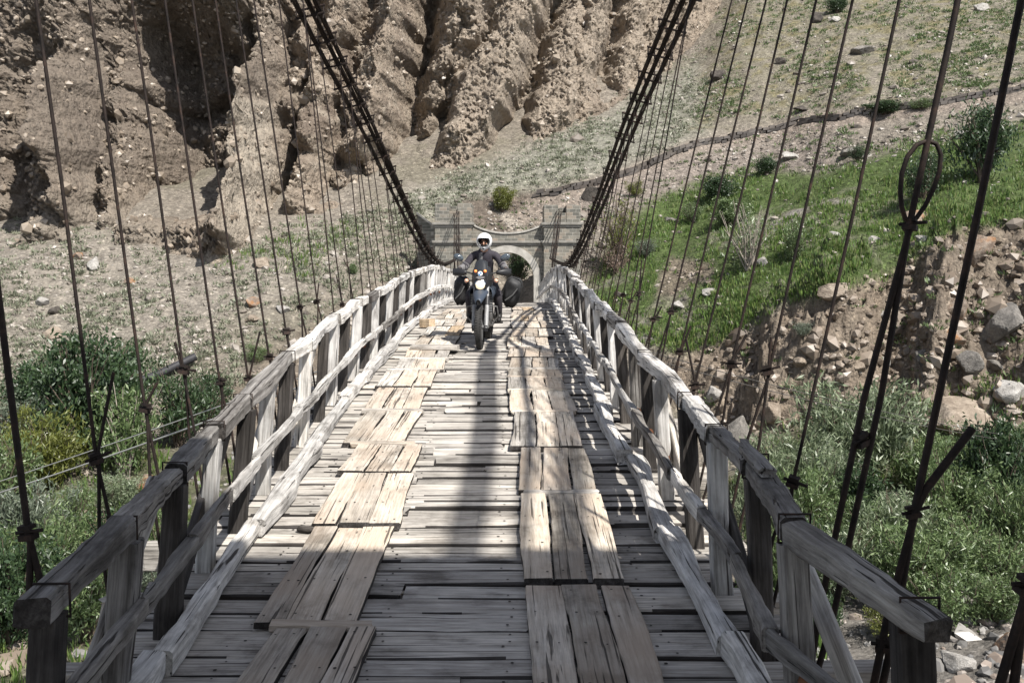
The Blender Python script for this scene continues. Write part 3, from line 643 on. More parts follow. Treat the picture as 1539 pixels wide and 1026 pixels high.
# ---- railings: posts, top rail, middle rail, braces
def rail_h(side, d): return (float(np.interp(d, [3.2, 4.2, 5.0], [0.88, 0.93, 0.95])) if side > 0 else float(np.interp(d, [3.6, 6, 9], [0.80, 0.86, 0.95])))
def rail_x(side, d): return side*(float(np.interp(d, [3.2, 4.15, 5], [1.70, 1.47, 1.55])) if side > 0 else float(np.interp(d, [3.5, 6], [1.40, 1.55])))+XC(d)
def railing(side):
    if side > 0: ds = [3.42, 4.15, 5.1, 5.95, 6.75, 7.75, 8.6]
    else: ds = [3.66, 4.45, 5.35, 6.3, 7.05, 7.85, 8.6]
    while ds[-1] < 48.5: ds.append(ds[-1]+RN.uniform(0.78, 0.9))
    farp, fart, farm, fark = MB(), MB(), MB(), MB()
    Mi = Matrix.Translation(-BO)
    def post_pts(d, j=0.0):
        x = rail_x(side, d); h = rail_h(side, d)
        return Vector((x+side*0.06, d, ZD(d)-0.30)), Vector((x-side*0.01+j, d, ZD(d)+h-0.045))
    hs = [RN.uniform(-0.025, 0.025) for _ in ds]
    for i, d in enumerate(ds):
        p0, p1 = post_pts(d, RN.uniform(-0.02, 0.02)); p1.z += hs[i]
        dark = (i % 2 == (1 if side > 0 else 0)) if i else (side < 0 or True)
        if side > 0: dark = i in (0, 2, 4) or (i > 4 and i % 2 == 0)
        else: dark = i % 2 == 0
        if d < 31:
            o = timber('post', p0, p1, RN.uniform(0.105, 0.12), 0.105, 'dark_wood' if dark and d < 22 else ('grey_wood' if d < 5.6 or RN.random() < 0.15 else 'pale_wood'), up=(0, 1, 0), seg=6, wav=0.006, cham=0.01)  # nearest posts take the greyer timber, shade included in the colour
            if dark: o['label'] = 'dark railing post'
            if not dark or i % 3 == 0:   # a rusty bolt head through the post
                zb = ZD(d)+0.32; mb = MB(); f = MB()
                xb = p0.x+(p1.x-p0.x)*0.5
                mb.tube([(xb, d-0.06, zb), (xb, d-0.082, zb)], 0.03, 8, sm=False)
                bo = mb.build('bolt', M_['rust_bolt'], o); bo.matrix_parent_inverse = o.matrix_basis.inverted() @ Mi
                bo.matrix_basis = Matrix.Identity(4)
        else:
            m0 = beam_mesh('', (p1-p0).length, 0.125, 0.115, None, seg=3); Mx = Mi @ frame(p0, p1, (0, 1, 0)); farp.add([Mx @ Vector(v) for v in m0.v], m0.f)
    # top rail segments over about two bays each
    k = 0
    brk = []
    start = ds[0]-(0.18 if side > 0 else 0.1)
    while k < len(ds)-1:
        n = RN.choice([1, 2, 2]) if ds[k] > 6.5 else 1
        e = min(k+n, len(ds)-1); a = start if k == 0 else ds[k]; b_ = ds[e]
        def top(d, i): return Vector((rail_x(side, d), d, ZD(d)+rail_h(side, d)+hs[i]))
        q0, q1 = top(a, k), top(b_, e)
        j0, j1 = RN.uniform(-0.012, 0.012), RN.uniform(-0.012, 0.012); q0.z += j0; q1.z += j1
        if a < 31:
            o = timber('top_rail', q0, q1, RN.uniform(0.108, 0.122), RN.uniform(0.10, 0.115), ['grey_wood', 'dark_wood'] if a < 5.9 else (['pale_wood', 'grey_wood'] if RN.random() < 0.8 else ['grey_wood', 'dark_wood']), emi=1, seg=14, wav=0.012, cham=0.013, ends=0.018)  # nearest rails greyer: their shade is put into the timber colour
            # wire band round the joint
            mb = MB()
            for pp, tdir in ((q0+(q1-q0)*(0.02 if k else 0.03/(q1-q0).length*4), (q1-q0).normalized()),):
                w2, h2 = 0.066, 0.062; z_ = tdir.cross(Vector((1, 0, 0))); z_ = -z_ if z_.z < 0 else z_
                ring = [pp+Vector((sx*w2, 0, 0))+z_*(sz*h2) for sx, sz in ((-1, -1), (-1, 1), (1, 1), (1, -1), (-1, -1))]
                mb.tube([p-BO for p in ring], 0.006, 6, cap=True)
            bnd = mb.build('wire_band', M_['rusty_steel'], o); bnd.matrix_parent_inverse = o.matrix_basis.inverted()
        else:
            m0 = beam_mesh('', (q1-q0).length, 0.145, 0.15, None, seg=4); Mx = Mi @ frame(q0, q1); fart.add([Mx @ Vector(v) for v in m0.v], m0.f)
        # middle rail, on the inner faces of the posts
        r0 = Vector((rail_x(side, a)-side*0.095, a+0.02, ZD(a)+0.47+hs[k]*0.8)); r1 = Vector((rail_x(side, b_)-side*0.095, b_+0.05, ZD(b_)+0.47+hs[e]*0.8))
        if a < 31: timber('middle_rail', r0, r1, 0.055, RN.uniform(0.08, 0.10), 'grey_wood' if a < 5.9 or RN.random() < 0.2 else 'pale_wood', seg=10, wav=0.010, cham=0.01, ends=0.012)  # same shade-toned timber on the nearest middle rails
        else:
            m0 = beam_mesh('', (r1-r0).length, 0.06, 0.11, None, seg=4); Mx = Mi @ frame(r0, r1); farm.add([Mx @ Vector(v) for v in m0.v], m0.f)
        k = e
    # diagonal braces outside the posts
    i = 0
    while i+2 < len(ds):
        a, b_ = ds[i], ds[min(i+2, len(ds)-1)]
        if a > 31: break
        q0 = Vector((rail_x(side, a)+side*0.105, a+0.05, ZD(a)-0.12)); q1 = Vector((rail_x(side, b_)+side*0.085, b_-0.05, ZD(b_)+0.80))
        timber('brace', q0, q1, 0.045, 0.16, 'dark_wood' if (i//2) % 3 == 1 else 'deck_wood', seg=6, wav=0.006, cham=0.006)
        i += 2
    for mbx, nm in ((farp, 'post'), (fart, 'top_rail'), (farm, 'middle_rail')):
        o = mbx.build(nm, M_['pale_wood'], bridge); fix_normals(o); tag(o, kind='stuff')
railing(-1); railing(1)
# a split length of rail lying on the right top rail
timber('splinter', (1.60, 4.75, 1.035), (1.585, 5.25, 1.075), 0.06, 0.045, 'grey_wood', seg=8, wav=0.014, ends=0.03)

def am_(side, d): return float(np.interp(d, [11.3, 13.6, 33, 38], [0.115 if side > 0 else 0.030, 0.027, 0.027, 0.013]))  # unseen right ropes fanned flat to widen their shadow stripes
# ---- main cables: on each side two strands of three ropes tied by clamp bars
for side in (-1, 1):
    for sgn in (-1, 0.12, 1):
        mb = MB()
        for k in range(6):
            q = 2*math.pi*k/6+0.5; pts = []
            for d in np.concatenate([np.linspace(-1, 30, 60), np.linspace(30.6, 50.6, 34)]):
                c = cable_pos(side, float(d)); s_ = sep(side, float(d))
                a_m = am_(side, d); tw = d*0.3 if a_m < 0.031 else 0.0; fl = a_m > 0.031
                if fl and abs(sgn) < 0.5: a_m = 0.03
                pts.append(c+Vector((sgn*s_/2+(a_m*(k-2.5)/2.5 if fl else a_m*math.cos(q+tw)), 0, (0.0 if fl else a_m*math.sin(q+tw))-0.05*sgn*side+(0.05 if abs(sgn) < 0.5 else 0)))-BO)
            mb.tube(pts, [0.0182 if am_(side, p_.y+3) > 0.031 else (0.0125 if p_.y < 31 else 0.010) for p_ in pts], 7)  # thicker where unseen, for darker stripes on the deck
        mb.build('main_cable', M_['rusty_steel'], bridge)
def lerp(a, b_, t): return a+(b_-a)*t
def add_clamp(d, side, parent=bridge):
    c = cable_pos(side, d); s_ = sep(side, d); t = (cable_pos(side, d+0.1)-cable_pos(side, d-0.1)).normalized()
    mb = MB(); w2 = s_/2+0.09
    n_ = t.cross(Vector((1, 0, 0))).normalized()
    for off in (-0.06, 0.06):
        mb.tube([c+Vector((-w2, 0, -0.05*-side))+n_*off-BO, c+Vector((w2, 0, 0.05*-side))+n_*off-BO], 0.017, 6, sm=False)
    for sx in (-1, 1):
        mb.tube([c+Vector((sx*(w2-0.02), 0, 0))+n_*0.10-BO, c+Vector((sx*(w2-0.02), 0, 0))-n_*0.12-BO], 0.011, 6)
        mb.tube([c+Vector((sx*(w2-0.12), 0, 0))+n_*0.10-BO, c+Vector((sx*(w2-0.12), 0, 0))-n_*0.12-BO], 0.011, 6)
    mb.build('cable_clamp', M_['rusty_steel'], bridge)
for d in HL:
    if 12.8 < d < 32: add_clamp(d, -1)
for d in HRt:
    if 11.8 < d < 32: add_clamp(d, 1)
# ---- hangers
LOOPY = {(1, 1)}
def hanger(side, d, i):
    zd = ZD(d); xb = (-1.86 if side < 0 else float(np.interp(d, [4, 7], [1.74, 1.84])))+XC(d); foot = Vector((xb, d, zd-0.26))
    top = cable_pos(side, d); s_ = RN.choice([-1, 1])*sep(side, d)/2
    tl = float(np.interp(d, [5, 10], [0.14, 0.158])) if side < 0 else float(np.interp(d, [4, 10], [0.222, 0.258]))
    zk = min(top.z, CZ+0.30*d+0.4)                     # straight at its own lean, then drawn to the cable
    kx = xb+side*tl*(zk-zd+0.0)
    if zk >= top.z-0.3: mid = None; tp = Vector((top.x+s_*0.6, d, top.z))
    else: mid = Vector((kx, d, zk)); tp = top
    r = 0.0165 if d < 5.3 else (0.0106 if d < 12 else 0.0092)
    mb = MB()
    bow = RN.uniform(-0.012, 0.012)
    up1 = (mid if mid is not None else tp)
    zsp = zd+(RN.uniform(0.55, 1.35) if d < 16 else 0.4)
    if (side, i) == (1, 2): zsp = 2.22
    if (side, i) == (1, 1): zsp = 0.96
    sp = foot.lerp(up1, (zsp-foot.z)/(up1.z-foot.z))
    loop_w = RN.uniform(0.02, 0.045) if d < 14 else 0.018
    e = Vector((loop_w, RN.uniform(-0.02, 0.02), 0))
    mb.tube([tp-BO] if False else ([p-BO for p in ([tp] + ([mid] if mid is not None else []) + [up1.lerp(sp, 0.5)+Vector((bow, 0, 0)), sp])]), r, 7)
    mb.tube([sp-BO, sp.lerp(foot, 0.35)+e-BO, sp.lerp(foot, 0.8)+e*0.9-BO, foot-BO], r, 7)
    mb.tube([sp+Vector((0.012, 0, 0.02))-BO, sp.lerp(foot, 0.35)-e-BO, sp.lerp(foot, 0.8)-e*0.9-BO, foot-BO], r, 7)
    # the turned-back tail
    tl_ = RN.uniform(0.12, 0.5) if d < 16 else 0.2
    kind = RN.random()
    if (side, i) == (1, 2):   # big open eye
        base = sp+(up1-sp).normalized()*0.02; ax = (up1-sp).normalized(); lat = Vector((1, 0, 0.05)).normalized()
        L = 0.42; pts = []
        for k in range(15):
            t = k/14*2*math.pi; rad = 0.098*math.sin(t/2)**0.9*2.0
            pts.append(base+ax*(L*(1-math.cos(t))/2)+lat*(0.118*math.sin(t)*(0.55+0.45*(1-math.cos(t))/2)))
        mb.tube([p-BO for p in pts], 0.0125, 8); mb.tube([base-BO, sp-BO], r*1.1, 7); clamp_at = [base, sp.lerp(foot, 0.45)]
    elif (side, i) == (1, 1):
        mb.tube([sp-BO, sp+Vector((0.05, 0, 0.10))-BO, sp+Vector((0.26, 0.02, 0.36))-BO], r*1.1, 7); clamp_at = [sp, sp.lerp(foot, 0.5)]
    elif kind < 0.5 and d < 22:
        a = RN.uniform(-0.09, 0.12); mb.tube([sp-BO, sp+Vector((a*0.4, 0, tl_*0.4))-BO, sp+Vector((a, 0, tl_))-BO], r, 6); clamp_at = [sp]
    else: clamp_at = [sp]
    o = mb.build('hanger', M_['rusty_steel'], bridge)
    if d < 15:
        for cpt in clamp_at:
            cm = MB(); rz_ = RN.uniform(-0.7, 0.7); cm.box((0, 0, 0), (0.075, 0.05, 0.028)); cm.box((0, 0, 0.045), (0.065, 0.045, 0.02)); cm.tube([(-0.06, 0, 0.02), (0.09, -0.01, 0.03)], 0.010, 6)
            co_ = cm.build('clamp', M_['rusty_steel'], o); co_.location = cpt-BO+Vector((0, 0, RN.uniform(-0.04, 0.04))); co_.rotation_euler = (RN.uniform(-.25, .25), RN.uniform(-.3, .3), rz_); co_.scale = (RN.uniform(0.75, 1.05),)*3
for i, d in enumerate(HL):
    if d < 49: hanger(-1, d, i)
for i, d in enumerate(HRt):
    if d < 49: hanger(1, d, i)
# ================================================================== the far gate tower
m, nt, b = nodes_of('ashlar')
tc = nt.nodes.new('ShaderNodeTexCoord'); sx = nt.nodes.new('ShaderNodeSeparateXYZ'); nt.links.new(tc.outputs['Object'], sx.inputs[0])
cb = nt.nodes.new('ShaderNodeCombineXYZ'); nt.links.new(math_(nt, 'ADD', sx.outputs[0], sx.outputs[1]), cb.inputs[0]); nt.links.new(sx.outputs[2], cb.inputs[1])
br = nt.nodes.new('ShaderNodeTexBrick'); nt.links.new(cb.outputs[0], br.inputs['Vector'])
br.inputs['Scale'].default_value = 1.0; br.inputs['Brick Width'].default_value = 0.34; br.inputs['Row Height'].default_value = 0.17; br.inputs['Mortar Size'].default_value = 0.014; br.inputs['Mortar Smooth'].default_value = 0.4; br.inputs['Bias'].default_value = -0.1
br.inputs['Color1'].default_value = (0.125, 0.122, 0.108, 1); br.inputs['Color2'].default_value = (0.25, 0.23, 0.195, 1); br.inputs['Mortar'].default_value = (0.30, 0.285, 0.255, 1)
br2 = nt.nodes.new('ShaderNodeTexBrick'); nt.links.new(cb.outputs[0], br2.inputs['Vector'])
for k, v in (('Scale', 1.0), ('Brick Width', 0.34), ('Row Height', 0.17), ('Mortar Size', 0.0), ('Bias', -0.72)): br2.inputs[k].default_value = v
br2.inputs['Color1'].default_value = (1, 1, 1, 1); br2.inputs['Color2'].default_value = (1.15, 0.72, 0.55, 1)
cc = mix(nt, br.outputs[0], br2.outputs[0], 0.8, 'MULTIPLY'); nn = noise(nt, tc.outputs['Object'], 3.0, 6, 0.7)
cc = mix(nt, cc, ramp(nt, nn, [(0.3, (0.6, 0.6, 0.58)), (0.6, (1.1, 1.1, 1.08))]), 0.8, 'MULTIPLY')
nt.links.new(cc, b.inputs['Base Color']); bump(nt, b, math_(nt, 'ADD', math_(nt, 'MULTIPLY', br.outputs['Fac'], -1.0), nn), 0.5, 0.03)
simple('dressed_stone', (0.33, 0.315, 0.285), 0.9, nscale=3.0, namp=0.3)
simple('cornice_stone', (0.20, 0.19, 0.17), 0.9, nscale=4.0, namp=0.3)
def wall_strip(mb, cols, y0, y1):
    """solid wall from (x, bottom, top) columns between two depths"""
    for (xa, ba, ta), (xb, bb, tb) in zip(cols[:-1], cols[1:]):
        v = [(xa, y0, ba), (xb, y0, bb), (xb, y0, tb), (xa, y0, ta), (xa, y1, ba), (xb, y1, bb), (xb, y1, tb), (xa, y1, ta)]
        mb.add(v, [(0, 1, 2, 3), (5, 4, 7, 6), (3, 2, 6, 7), (1, 0, 4, 5)])
    for c, fl in ((cols[0], 0), (cols[-1], 1)):
        q = [(c[0], y0, c[1]), (c[0], y1, c[1]), (c[0], y1, c[2]), (c[0], y0, c[2])]; mb.add(q, [(0, 1, 2, 3)])
def gate_tower(name, loc, k=1.0):
    t = empty(name, loc)
    mb = MB()
    AR = 1.32; SP = 1.55
    def topz(x): return 3.78+0.45*min(1, abs(x/1.8))**2.2
    xs = sorted(set([round(v, 3) for v in np.linspace(-1.8, 1.8, 25)]+[-AR, AR]))
    for seg in ([x for x in xs if x <= -AR], [x for x in xs if -AR <= x <= AR], [x for x in xs if x >= AR]):
        mid = abs(sum(seg)/len(seg)) < 0.5
        cols = [(x, SP+math.sqrt(max(0, AR*AR-x*x)) if mid else -2.2, topz(x)) for x in (np.linspace(-AR, AR, 33) if mid else seg)]
        wall_strip(mb, cols, 0.0, 1.9)
    fix_normals(mb.build('arch_wall', M_['ashlar'], t))
    mb = MB()   # arch ring and its inner face
    n = 30; pr = [(-1.655, -2.2, -AR), (-1.655, SP, -AR)]
    rows_ = []
    for i in range(n+3):
        if i == 0: a, o_ = (-AR+0.012, -2.2), (-1.66, -2.2)
        elif i == n+2: a, o_ = (AR-0.012, -2.2), (1.66, -2.2)
        else:
            q = math.pi*(1-(i-1)/n); a = ((AR-0.012)*math.cos(q), SP+(AR-0.012)*math.sin(q)); o_ = (1.66*math.cos(q), SP+1.66*math.sin(q))
        rows_.append([(o_[0], 0.01, o_[1]), (o_[0], -0.05, o_[1]), (a[0], -0.05, a[1]), (a[0], 1.93, a[1])])
    mb.grid(rows_, sm=False); fix_normals(mb.build('arch_ring', M_['dressed_stone'], t))
    mb = MB(); xs2 = np.linspace(-1.8, 1.8, 25)   # coping on the dipping parapet
    rows_ = [[(x, -0.06, topz(x)+0.004), (x, -0.06, topz(x)+0.09), (x, 1.96, topz(x)+0.09), (x, 1.96, topz(x)+0.004)] for x in xs2]
    mb.grid(rows_, sm=False); fix_normals(mb.build('coping', M_['dressed_stone'], t))
    for s in (-1, 1):
        c = s*2.72; hw = 0.92
        mb = MB(); mb.box((c, 0.85, 1.05), (2*hw, 2.4, 6.5)); z0 = 4.3
        mb.box((c-0.56, 0.85, 4.805), (0.72, 2.404, 1.0)); mb.box((c+0.56, 0.85, 4.805), (0.72, 2.404, 1.0))
        mb.box((c, 0.85, 4.60), (0.41, 2.36, 0.6)); mb.box((c, 1.5, 5.0), (0.41, 0.8, 0.5))
        o = mb.build('turret', M_['ashlar'], t); fix_normals(o); bevel(o, 0.02)
        if s > 0: o.scale = (1, 1, 0.985)
        mb = MB(); mb.box((c, 0.85, 4.28), (2*hw+0.26, 2.64, 0.13)); mb.box((c, 0.85, 4.15), (2*hw+0.12, 2.5, 0.10)); bevel(mb.build('cornice', M_['cornice_stone'], t), 0.015)
        mb = MB(); mb.box((c, 0.85, 3.38), (2*hw+0.26, 2.64, 0.13)); mb.box((c, 0.85, 3.255), (2*hw+0.12, 2.5, 0.09)); bevel(mb.build('cornice', M_['cornice_stone'], t), 0.015)
    mb = MB(); mb.box((0, 0.0, 3.38), (3.34, 0.26, 0.11)); mb.box((0, 0.02, 3.26), (3.34, 0.16, 0.09)); bevel(mb.build('string_course', M_['cornice_stone'], t), 0.01)
    return t
gt = gate_tower('gate_tower', (0.0, 50.0, 0.0))
tag(gt, 'grey stone gate tower with two battlemented turrets at the far end', 'gate tower')
# sloping wing wall left of the tower
def drystone(name, line, th, h, mat, label, cat='wall', seed=1):
    """low wall of stacked stones along a ground line of (px, py) points"""
    g = on_ground([p[0] for p in line], [p[1] for p in line]); r = random.Random(seed); mb = MB()
    P = [Vector(p) for p in g]
    for a, b_ in zip(P[:-1], P[1:]):
        L = (b_-a).length; n = max(1, int(L/0.42)); t = (b_-a).normalized(); nrm = Vector((t.y, -t.x, 0)).normalized()
        for i in range(n):
            for lv in range(int(h/0.2)):
                q = a.lerp(b_, (i+0.5+0.5*(lv % 2)*0.9)/n)
                zz = float(T(q.x, q.y))-0.1+0.2*lv+0.1
                M = Matrix.Translation((q.x, q.y, zz)) @ Matrix((t, -nrm, Vector((0, 0, 1)))).transposed().to_4x4() @ Matrix.Rotation(r.uniform(-0.12, 0.12), 4, 'Z') @ Matrix.Rotation(r.uniform(-0.1, 0.1), 4, 'Y')
                w_ = L/n*r.uniform(0.85, 1.15); d_ = th*r.uniform(0.8, 1.15); e = r.uniform(0.17, 0.25)
                v = [Vector((sx_*w_/2*r.uniform(0.8, 1), sy_*d_/2*r.uniform(0.85, 1), sz_*e/2*r.uniform(0.85, 1))) for sz_ in (-1, 1) for sx_, sy_ in ((-1, -1), (1, -1), (1, 1), (-1, 1))]
                mb.add([M @ x for x in v], [(0, 3, 2, 1), (4, 5, 6, 7), (0, 1, 5, 4), (1, 2, 6, 5), (2, 3, 7, 6), (3, 0, 4, 7)])
    c = sum((Vector(v) for v in mb.v), Vector())/max(1, len(mb.v)); mb.v = [tuple(Vector(v)-c) for v in mb.v]
    o = mb.build(name, M_[mat], None); o.location = c; tag(o, label, cat); return o
leaf_mat('shade_toned_drystone', [(0.045, 0.038, 0.033), (0.075, 0.063, 0.054), (0.11, 0.094, 0.08)], 0.0)  # dark tone stands in for the shadow along the road cut
leaf_mat('pale_drystone', [(0.16, 0.145, 0.125), (0.24, 0.215, 0.18), (0.32, 0.29, 0.25)], 0.0)
drystone('retaining_wall', [(1034, 222), (1100, 207), (1160, 196), (1195, 183)], 0.45, 0.6, 'shade_toned_drystone', 'shade-toned dry-stone retaining wall climbing the scree above the green slope', seed=3)
drystone('retaining_wall', [(800, 296), (840, 290), (880, 280), (925, 266), (975, 248), (1034, 224)], 0.45, 0.6, 'shade_toned_drystone', 'shade-toned dry-stone retaining wall curving uphill just behind the gate tower', seed=4)
drystone('retaining_wall', [(1200, 186), (1260, 180), (1330, 168), (1400, 158), (1470, 146), (1560, 130)], 0.45, 0.4, 'shade_toned_drystone', 'shade-toned low dry-stone wall at the top of the grass, behind the two close hangers', seed=5)
# sloping parapet running from the hillside to the left turret
mb = MB(); P0, P1 = Vector((X_of(628, 51.5), 51.5, Z_of(322, 51.5))), Vector((-3.62, 50.6, 4.05))
mb.add([P0+Vector(v) for v in ((0, -.2, -2.4), (0, .3, -2.4), (0, .3, 0), (0, -.2, 0))]+[P1+Vector(v) for v in ((0, -.2, -4.6), (0, .3, -4.6), (0, .3, 0), (0, -.2, 0))], [(0, 1, 2, 3), (7, 6, 5, 4), (0, 3, 7, 4), (1, 5, 6, 2), (3, 2, 6, 7)])
o = fix_normals(mb.build('wing_wall', M_['ashlar'], None)); tag(o, 'stone wing wall sloping from the hillside to the left turret', 'wall')
mb = MB(); mb.add([P0+Vector(v) for v in ((-.05, -.27, .005), (-.05, .37, .005), (-.05, .37, .12), (-.05, -.27, .12))]+[P1+Vector(v) for v in ((0, -.27, .005), (0, .37, .005), (0, .37, .12), (0, -.27, .12))], [(0, 1, 2, 3), (7, 6, 5, 4), (0, 3, 7, 4), (1, 5, 6, 2), (3, 2, 6, 7), (0, 4, 5, 1)])
fix_normals(mb.build('coping', M_['dressed_stone'], o))

# ---- unseen gate at this end, behind the camera: sized and cut to throw the shade on the near deck
mb = MB(); mb.box((-2.9, -1.9, -0.2), (2.4, 1.6, 13.0)); mb.box((5.2, -1.9, 3.0), (7.0, 1.6, 17.8)); mb.box((0.0, -1.9, 6.0), (3.4, 1.58, 0.9))
o = mb.build('near_gate_wall', M_['dressed_stone'], None); tag(o, 'tall unseen stone gate at the near end of the bridge, shaped to shade the deck', 'gate tower')
# ================================================================== loose rock, scrub, grass, bushes
_phi = (1+5**0.5)/2
ICO = np.array([(-1, _phi, 0), (1, _phi, 0), (-1, -_phi, 0), (1, -_phi, 0), (0, -1, _phi), (0, 1, _phi), (0, -1, -_phi), (0, 1, -_phi), (_phi, 0, -1), (_phi, 0, 1), (-_phi, 0, -1), (-_phi, 0, 1)], float)/1.9
ICF = np.array([(0, 11, 5), (0, 5, 1), (0, 1, 7), (0, 7, 10), (0, 10, 11), (1, 5, 9), (5, 11, 4), (11, 10, 2), (10, 7, 6), (7, 1, 8), (3, 9, 4), (3, 4, 2), (3, 2, 6), (3, 6, 8), (3, 8, 9), (4, 9, 5), (2, 4, 11), (6, 2, 10), (8, 6, 7), (9, 8, 1)])
def rand_rot(n, rng):
    q = rng.normal(size=(n, 4)); q /= np.linalg.norm(q, axis=1)[:, None]; w, x, y, z = q.T
    return np.stack([np.stack([1-2*(y*y+z*z), 2*(x*y-z*w), 2*(x*z+y*w)], 1), np.stack([2*(x*y+z*w), 1-2*(x*x+z*z), 2*(y*z-x*w)], 1), np.stack([2*(x*z-y*w), 2*(y*z+x*w), 1-2*(x*x+y*y)], 1)], 1)
def sample_poly(pts, n, rng, soft_fn=None):
    xs = [p[0] for p in pts]; ys = [p[1] for p in pts]; out = np.empty((0, 2))
    while len(out) < n:
        q = np.stack([rng.uniform(min(xs), max(xs), 4*n), rng.uniform(min(ys), max(ys), 4*n)], 1)
        keep = rng.uniform(size=len(q)) < poly_mask(q[:, 0], q[:, 1], pts, 14)
        out = np.concatenate([out, q[keep]])
    return out[:n]
def scatter(polys, rng, clump=0.0):
    """ground points under outlines of the hillside, [(outline, count)]"""
    P = []
    for pts, n in polys:
        q = sample_poly(pts, n, rng)
        if clump:
            k = fbm(q[:, 0]*0.018, q[:, 1]*0.03, 4.4, 3); q = q[rng.uniform(size=len(q)) < np.clip(0.45+clump*k, 0.04, 1)]
        g = on_ground(q[:, 0], q[:, 1]); P.append(g[~np.isnan(g[:, 1])])
    return np.concatenate(P)
def stones(name, P, size, mat, label, rng, flat=0.75, sink=0.1):
    n = len(P); R_ = rand_rot(n, rng); s = size[:, None]*np.stack([rng.uniform(0.7, 1.35, n), rng.uniform(0.7, 1.2, n), rng.uniform(0.5, 1.0, n)*flat/0.75], 1)
    V = ICO[None]*(1+rng.uniform(-0.28, 0.28, (n, 12, 1)))*s[:, None, :]
    V = np.einsum('nij,nkj->nki', R_, V); V[:, :, 2] *= flat; V = V+(P+np.stack([0*size, 0*size, size*sink], 1))[:, None, :]
    Fc = (ICF[None]+12*np.arange(n)[:, None, None]).reshape(-1, 3)
    o = np_obj(name, V.reshape(-1, 3), Fc, M_[mat]); tag(o, label, kind='stuff'); return o
rg = np.random.default_rng(5)
ALL_L = [(-60, 330), (140, 320), (310, 395), (470, 320), (620, 290), (660, 400), (560, 440), (430, 520), (340, 600), (200, 590), (100, 530), (-60, 610)]
UPPER_R = [(1040, 180), (1100, -30), (1600, -30), (1600, 120), (1400, 150), (1200, 175)]
MIDTAL = [(600, 310), (720, 250), (900, 170), (1050, 70), (1070, 190), (900, 262), (760, 292), (640, 330)]
BELOW_ROAD = [(880, 300), (1030, 235), (1210, 195), (1400, 180), (1560, 150), (1560, 195), (1250, 262), (1060, 272), (960, 320), (900, 380)]
TOWERBACK = [(740, 300), (900, 280), (900, 400), (830, 420), (700, 350)]
LEFTCUT = [(640, 405), (560, 430), (420, 520), (330, 600), (250, 700), (420, 650), (640, 470)]
SC2 = [(1000, 545), (1130, 500), (1290, 425), (1400, 360), (1580, 320), (1580, 640), (1330, 650), (1200, 650), (1060, 640)]
FOOT_R = [(1100, 620), (1330, 640), (1580, 640), (1580, 860), (1250, 870), (1130, 800)]
BED_L = [(-40, 640), (330, 680), (330, 1010), (-40, 1010)]
P = scatter([(ALL_L, 3600), (MIDTAL, 900), (UPPER_R, 3600), (BELOW_ROAD, 2300), (TOWERBACK, 700), (LEFTCUT, 700), (GRASS, 700)], rg, 0.5)
stones('scree_stones', P, np.exp(rg.normal(math.log(0.075), 0.5, len(P))), 'rubble', 'small broken stones littering the scree', rg)
P = scatter([(SC2, 1200), (FOOT_R, 1300), (BED_L, 900), (SLIP, 120)], rg, 0.4)
stones('scarp_rubble', P, np.exp(rg.normal(math.log(0.075), 0.6, len(P))), 'tan_rubble', 'broken rubble on the eroded bank and river flat', rg)
P = scatter([(SC2, 900), ([(1340, 400), (1580, 340), (1580, 650), (1340, 640)], 500)], rg, 0.4)
stones('slide_rubble', P, np.minimum(0.4, np.exp(rg.normal(math.log(0.13), 0.55, len(P)))), 'tan_rubble', 'brownish broken rock lodged in the eroded bank', rg, 0.85, 0.02)
P = scatter([(COBBLE, 1500), ([(180, 820), (340, 640), (420, 640), (300, 1030), (60, 1030)], 500)], rg, 0.2)
stones('river_cobbles', P, np.exp(rg.normal(math.log(0.085), 0.5, len(P))), 'river_cobble', 'rounded river cobbles on the near flat', rg, 0.8)

def blades(name, P, n_per, h, spread, mat, label, rng, width=0.012, kind='stuff', lean=0.5):
    """tufts of narrow upright blades"""
    n = len(P); k = n*n_per; B = np.repeat(P, n_per, 0); hh = np.repeat(h, n_per)*rng.uniform(0.5, 1.15, k)
    a = rng.uniform(0, 2*math.pi, k); rr = np.repeat(spread, n_per)*np.sqrt(rng.uniform(0, 1, k))
    base = B+np.stack([rr*np.cos(a), rr*np.sin(a), -0.03+0*a], 1)
    dirn = np.stack([np.cos(a)*lean*rng.uniform(0, 1, k), np.sin(a)*lean*rng.uniform(0, 1, k), np.ones(k)], 1); dirn /= np.linalg.norm(dirn, axis=1)[:, None]
    t = rng.uniform(0, 2*math.pi, k); sd = np.stack([np.cos(t), np.sin(t), 0*t], 1)*(width*np.repeat(h/np.mean(h), n_per))[:, None]
    tip = base+dirn*hh[:, None]; md = base+dirn*(hh*0.5)[:, None]
    V = np.stack([base, md+sd, tip, md-sd], 1).reshape(-1, 3); Fc = np.arange(4*k).reshape(-1, 4)
    o = np_obj(name, V, Fc, M_[mat]); tag(o, label, kind=kind); return o
P = scatter([(GRASS, 15000)], rg, 0.6); 
px_, py_ = VX+F*(P[:, 0]-CX)/P[:, 1], HY-F*(P[:, 2]-CZ)/P[:, 1]
P = P[rg.uniform(size=len(P)) > 0.93*poly_mask(px_, py_, SLIP, 8)]
blades('grass', P, 9, rg.uniform(0.12, 0.34, len(P)), rg.uniform(0.08, 0.3, len(P)), 'grass_blade', 'bright green grass covering the slope right of the bridge', rg, 0.022)
P = scatter([(LOWGREEN_L, 3500), (LOWGREEN_R, 3600), ([(1330, 600), (1560, 560), (1560, 700), (1330, 690)], 300), ([(330, 400), (480, 330), (560, 330), (470, 420)], 250)], rg, 0.6)
